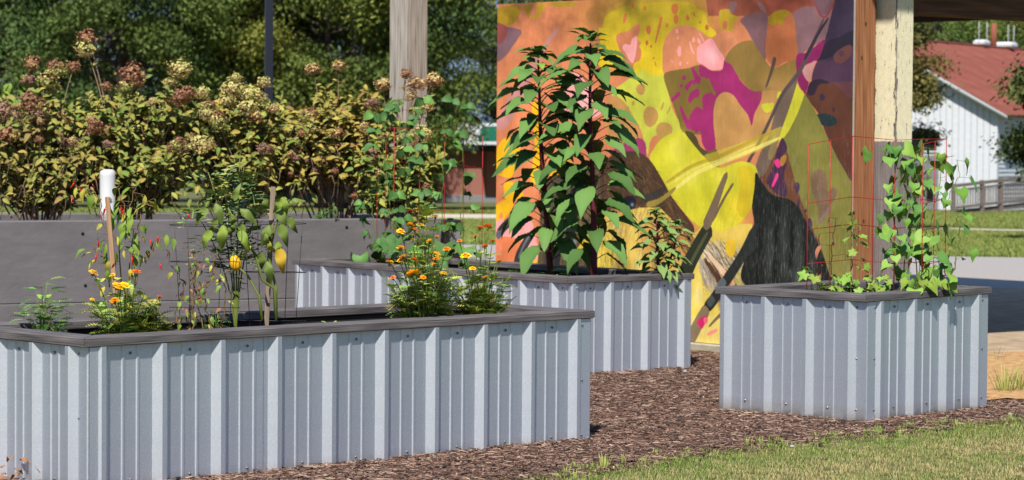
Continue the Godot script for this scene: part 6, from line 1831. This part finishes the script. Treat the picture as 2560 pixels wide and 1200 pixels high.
	for q in [[2240, 150, "distant tree just right of the cream post"], [2345, 140, "bright distant tree over the left of the barn roof"], [2440, 145, "bright distant tree left of the barn flue"], [2530, 150, "distant tree right of the barn flue"], [2640, 140, "distant tree at the right edge above the barn"]]:
		tree(q[2], Vector3((q[0] - 1280.0) / 6779.0 * q[1], terrain(q[1]), -q[1]), 12.0, 2.9, 3.0, 60, 36, bright if k % 4 else mid, 340 + k, clump, 1.1, "distant trees behind the barn")
		k += 1

func small_cover() -> void:
	rng.seed = 401
	# bark mulch
	var chip := begin()
	quad(chip, Vector3(-1, 0.02, -0.16), Vector3(-0.7, 0.0, 0.18), Vector3(0.8, 0.05, 0.14), Vector3(1, 0.0, -0.12))
	quad(chip, Vector3(-1, 0.02, -0.16), Vector3(1, 0.0, -0.12), Vector3(0.9, -0.12, -0.14), Vector3(-0.9, -0.12, -0.18))
	quad(chip, Vector3(-0.7, 0.0, 0.18), Vector3(-0.7, -0.12, 0.2), Vector3(0.8, -0.08, 0.16), Vector3(0.8, 0.05, 0.14))
	var chip_mesh := flat(chip)
	var line := pts2([-2.14, -10.51, -0.61, -11.01, -0.29, -11.29, -0.04, -11.41, 0.18, -11.59, 0.39, -11.79, 0.62, -12.10, 0.88, -12.47, 1.18, -12.79, 1.49, -13.01, 1.83, -13.36, 2.13, -13.68, 2.42, -13.93, 2.73, -14.13, 3.03, -14.39, 3.00, -15.33, 2.65, -15.06, 2.43, -16.08, 2.21, -17.35, 1.41, -18.21, 0.78, -18.71, 0.32, -17.65, 0.05, -14.91, -0.67, -12.06, -2.24, -10.99])
	var browns := [lin(112, 88, 76), lin(90, 68, 58), lin(68, 50, 43), lin(134, 109, 95), lin(102, 76, 65), lin(156, 131, 115), lin(56, 42, 36)]
	var xfs := []
	var cols := []
	var bump := FastNoiseLite.new()
	bump.seed = 3
	bump.frequency = 0.9
	var spill := random_in(line, 62000)
	for i in 2600:
		var k0 := rng.randi_range(1, 12)
		var e0 := line[k0].lerp(line[k0 + 1], rng.randf())
		spill.append(e0 + Vector2(rng.randf_range(-0.05, 0.05), absf(rng.randfn()) * 0.13))
	for q in spill:
		var l := rng.randf_range(0.006, 0.026) * (2.0 if rng.randf() < 0.07 else 1.0)
		var y := 0.003 + 0.010 * (0.5 + 0.7 * bump.get_noise_2d(q.x * 2.0, q.y * 2.0)) + rng.randf_range(0.0, 0.012)
		xfs.append(Transform3D(Basis.from_euler(Vector3(rng.randf_range(-0.22, 0.22), rng.randf() * TAU, rng.randf_range(-0.22, 0.22))).scaled(Vector3(l, 0.013, l * rng.randf_range(0.7, 1.5))), Vector3(q.x, y, q.y)))
		var c: Color = browns[rng.randi() % 7] * rng.randf_range(0.8, 1.2)
		if rng.randf() < 0.012:
			c = lin(196, 170, 146)
		cols.append(c)
	var wood := leafy(Color.WHITE, 0.0, 0.95)
	var chips := many("bark_chips", chip_mesh, wood, self, xfs, cols)
	tag(chips, "shredded brown bark mulch between the beds", "mulch")

	# front lawn
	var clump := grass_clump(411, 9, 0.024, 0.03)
	var patch := FastNoiseLite.new()
	patch.seed = 21
	patch.frequency = 0.9
	var front := pts2([-0.51, -10.58, -0.29, -11.19, -0.04, -11.34, 0.18, -11.55, 0.39, -11.76, 0.61, -12.07, 0.87, -12.45, 1.18, -12.75, 1.49, -12.98, 1.82, -13.32, 2.13, -13.64, 2.41, -13.89, 2.72, -14.09, 3.07, -14.39, 2.29, -10.42, -0.49, -10.27])
	var edge := front.slice(1, 14)
	var tone := func(q: Vector2) -> Color:
		var near := 9.0
		for i in edge.size() - 1:
			near = minf(near, q.distance_to(Geometry2D.get_closest_point_to_segment(q, edge[i], edge[i + 1])))
		var lush := clampf(1.0 - near / 0.75, 0.0, 1.0) * 0.9 + patch.get_noise_2d(q.x * 1.2, q.y * 1.2) * 0.9
		var c: Color
		if rng.randf() < 0.22 + lush * 0.6:
			c = lin(138, 152, 82).lerp(lin(112, 134, 64), rng.randf())
		else:
			c = lin(190, 174, 128).lerp(lin(166, 156, 106), rng.randf())
			if rng.randf() < 0.38:
				c.a = 0.0
		return Color(c.r, c.g, c.b, c.a) * Color(1, 1, 1, 1)
	var grass_mat := leafy(Color.WHITE, 0.35, 0.8)
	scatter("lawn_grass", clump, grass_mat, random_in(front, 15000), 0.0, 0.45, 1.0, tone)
	tag(get_node("lawn_grass"), "patchy green and straw coloured lawn grass in the front right corner", "grass")
	# longer tufts creeping over the mulch edge
	var tall := grass_clump(412, 14, 0.07, 0.03)
	var spots := PackedVector2Array()
	for i in range(2, edge.size() - 1):
		for j in 16:
			if patch.get_noise_1d(i * 3.1 + j * 0.13) > -0.12:
				spots.append(edge[i].lerp(edge[i + 1], rng.randf()) + Vector2(rng.randf_range(-0.05, 0.05), rng.randf_range(-0.10, 0.24)))
	scatter("edge_grass", tall, grass_mat, spots, 0.0, 0.3, 0.72, func(_q: Vector2) -> Color: return lin(124, 148, 68).lerp(lin(150, 164, 88), rng.randf()))
	tag(get_node("edge_grass"), "longer green grass creeping over the mulch edge", "grass")
	# back lawns
	var field := grass_clump(413, 12, 0.10, 0.10)
	var pale := func(_q: Vector2) -> Color: return lin(112, 132, 62).lerp(lin(142, 148, 80), rng.randf())
	scatter("right_lawn_grass", field, grass_mat, random_in(pts2([12.64, -88.39, 19.36, -92.42, 12.14, -57.93, 8.63, -60.29]), 7000), 0.0, 0.6, 1.1, pale)
	tag(get_node("right_lawn_grass"), "mown grass in front of the barn ramp", "grass")
	scatter("road_side_grass", field, grass_mat, random_in(pts2([7.93, -55.40, 10.85, -51.78, 7.46, -35.58, 5.17, -36.07]), 7000), 0.0, 0.5, 0.9, pale)
	tag(get_node("road_side_grass"), "mown grass strip beside the gravel road", "grass")
	scatter("left_lawn_grass", field, grass_mat, random_in(pts2([-15.76, -80.88, 0.12, -89.31, 0.11, -76.34, -13.66, -70.09]), 9000), 0.0, 0.6, 1.1, pale)
	tag(get_node("left_lawn_grass"), "mown grass under the far trees", "grass")
	scatter("middle_lawn_grass", field, grass_mat, random_in(pts2([-1.90, -64.40, 0.09, -64.75, 0.06, -41.02, -1.21, -41.12]), 5000), 0.0, 0.5, 0.9, pale)
	tag(get_node("middle_lawn_grass"), "grass between footpath and gravel beside the mural", "grass")

	# fallen leaves
	rng.seed = 420
	var fl := thing("fallen_leaves", "few curled brown leaves at the foot of the front bed in the left corner", "fallen leaves", Vector3(-2.004, 0.000, -11.149))
	for i in 9:
		part("leaf", M.broad_mesh[i % 2], M.dry_leaf, fl, facing(Vector3(rng.randf_range(-0.09, 0.09), 0.035 + 0.008 * i, rng.randf_range(-0.03, 0.03)), Vector3(rng.randf_range(-1, 1), rng.randf_range(-0.1, 0.4), rng.randf_range(-1, 1)), Vector3.UP, rng.randf_range(0.05, 0.08)))
	# single tufts and stones
	var k := 0
	for q in [[Vector3(2.824, 0.000, -15.457), 0.20, 60, "bushy grass tuft on the dirt right of the right bed"], [Vector3(2.926, 0.000, -15.563), 0.16, 40, "second grass tuft at the right frame edge on the dirt"], [Vector3(3.182, 0.000, -17.750), 0.16, 8, "thin lone grass stalk by the slab edge"], [Vector3(0.411, 0.000, -11.745), 0.085, 26, "small green weed tuft on the mulch edge below the front bed end"], [Vector3(0.274, 0.000, -12.895), 0.05, 14, "tiny weed at the foot of the front bed corner"]]:
		var o := thing("grass_tuft", q[3], "grass tuft", q[0], 0.0, "loose grass tufts")
		rng.seed = 430 + k
		var st := begin()
		for i in q[2]:
			var a := rng.randf() * TAU
			var h: float = q[1] * rng.randf_range(0.4, 1.0)
			var d := Vector3(cos(a), 0, sin(a))
			var b: Vector3 = d * rng.randf() * q[1] * 0.35
			var e: Vector3 = b + d * h * rng.randf_range(0.1, 0.7) + Vector3.UP * h
			var m: Vector3 = b.lerp(e, 0.55) + Vector3.UP * h * 0.1
			var s := Vector3(-d.z, 0, d.x) * 0.0022
			st.set_color(lin(130, 150, 70).lerp(lin(176, 170, 104), rng.randf()))
			quad(st, b - s, m - s, m + s, b + s)
			tri(st, m - s, e, m + s)
		part("blades", flat(st), grass_mat, o)
		k += 1
	k = 0
	for q in [[Vector3(2.211, 0.000, -14.409), 0.016, "white pebble at the foot of the right bed"], [Vector3(1.067, 0.000, -16.569), 0.018, "pale stone by the middle bed corner"], [Vector3(1.306, 0.000, -12.530), 0.012, "small grey stone on the mulch"], [Vector3(3.244, 0.000, -17.983), 0.016, "white stone on the dirt by the slab"], [Vector3(2.606, 0.000, -14.106), 0.012, "pale pebble near the right lawn edge"]]:
		var st := begin()
		lathe(st, blob_profile(q[1], q[1] * 0.6, 5), 7, Vector3(1.0, 1.0, 0.8), 0.12)
		var o := part("stone", flat(st), M.gravel, self, Transform3D(Basis(Vector3.UP, k * 1.3), q[0] + Vector3(0, 0.022, 0)))
		tag(o, q[2], "stone", "loose stones")
		k += 1
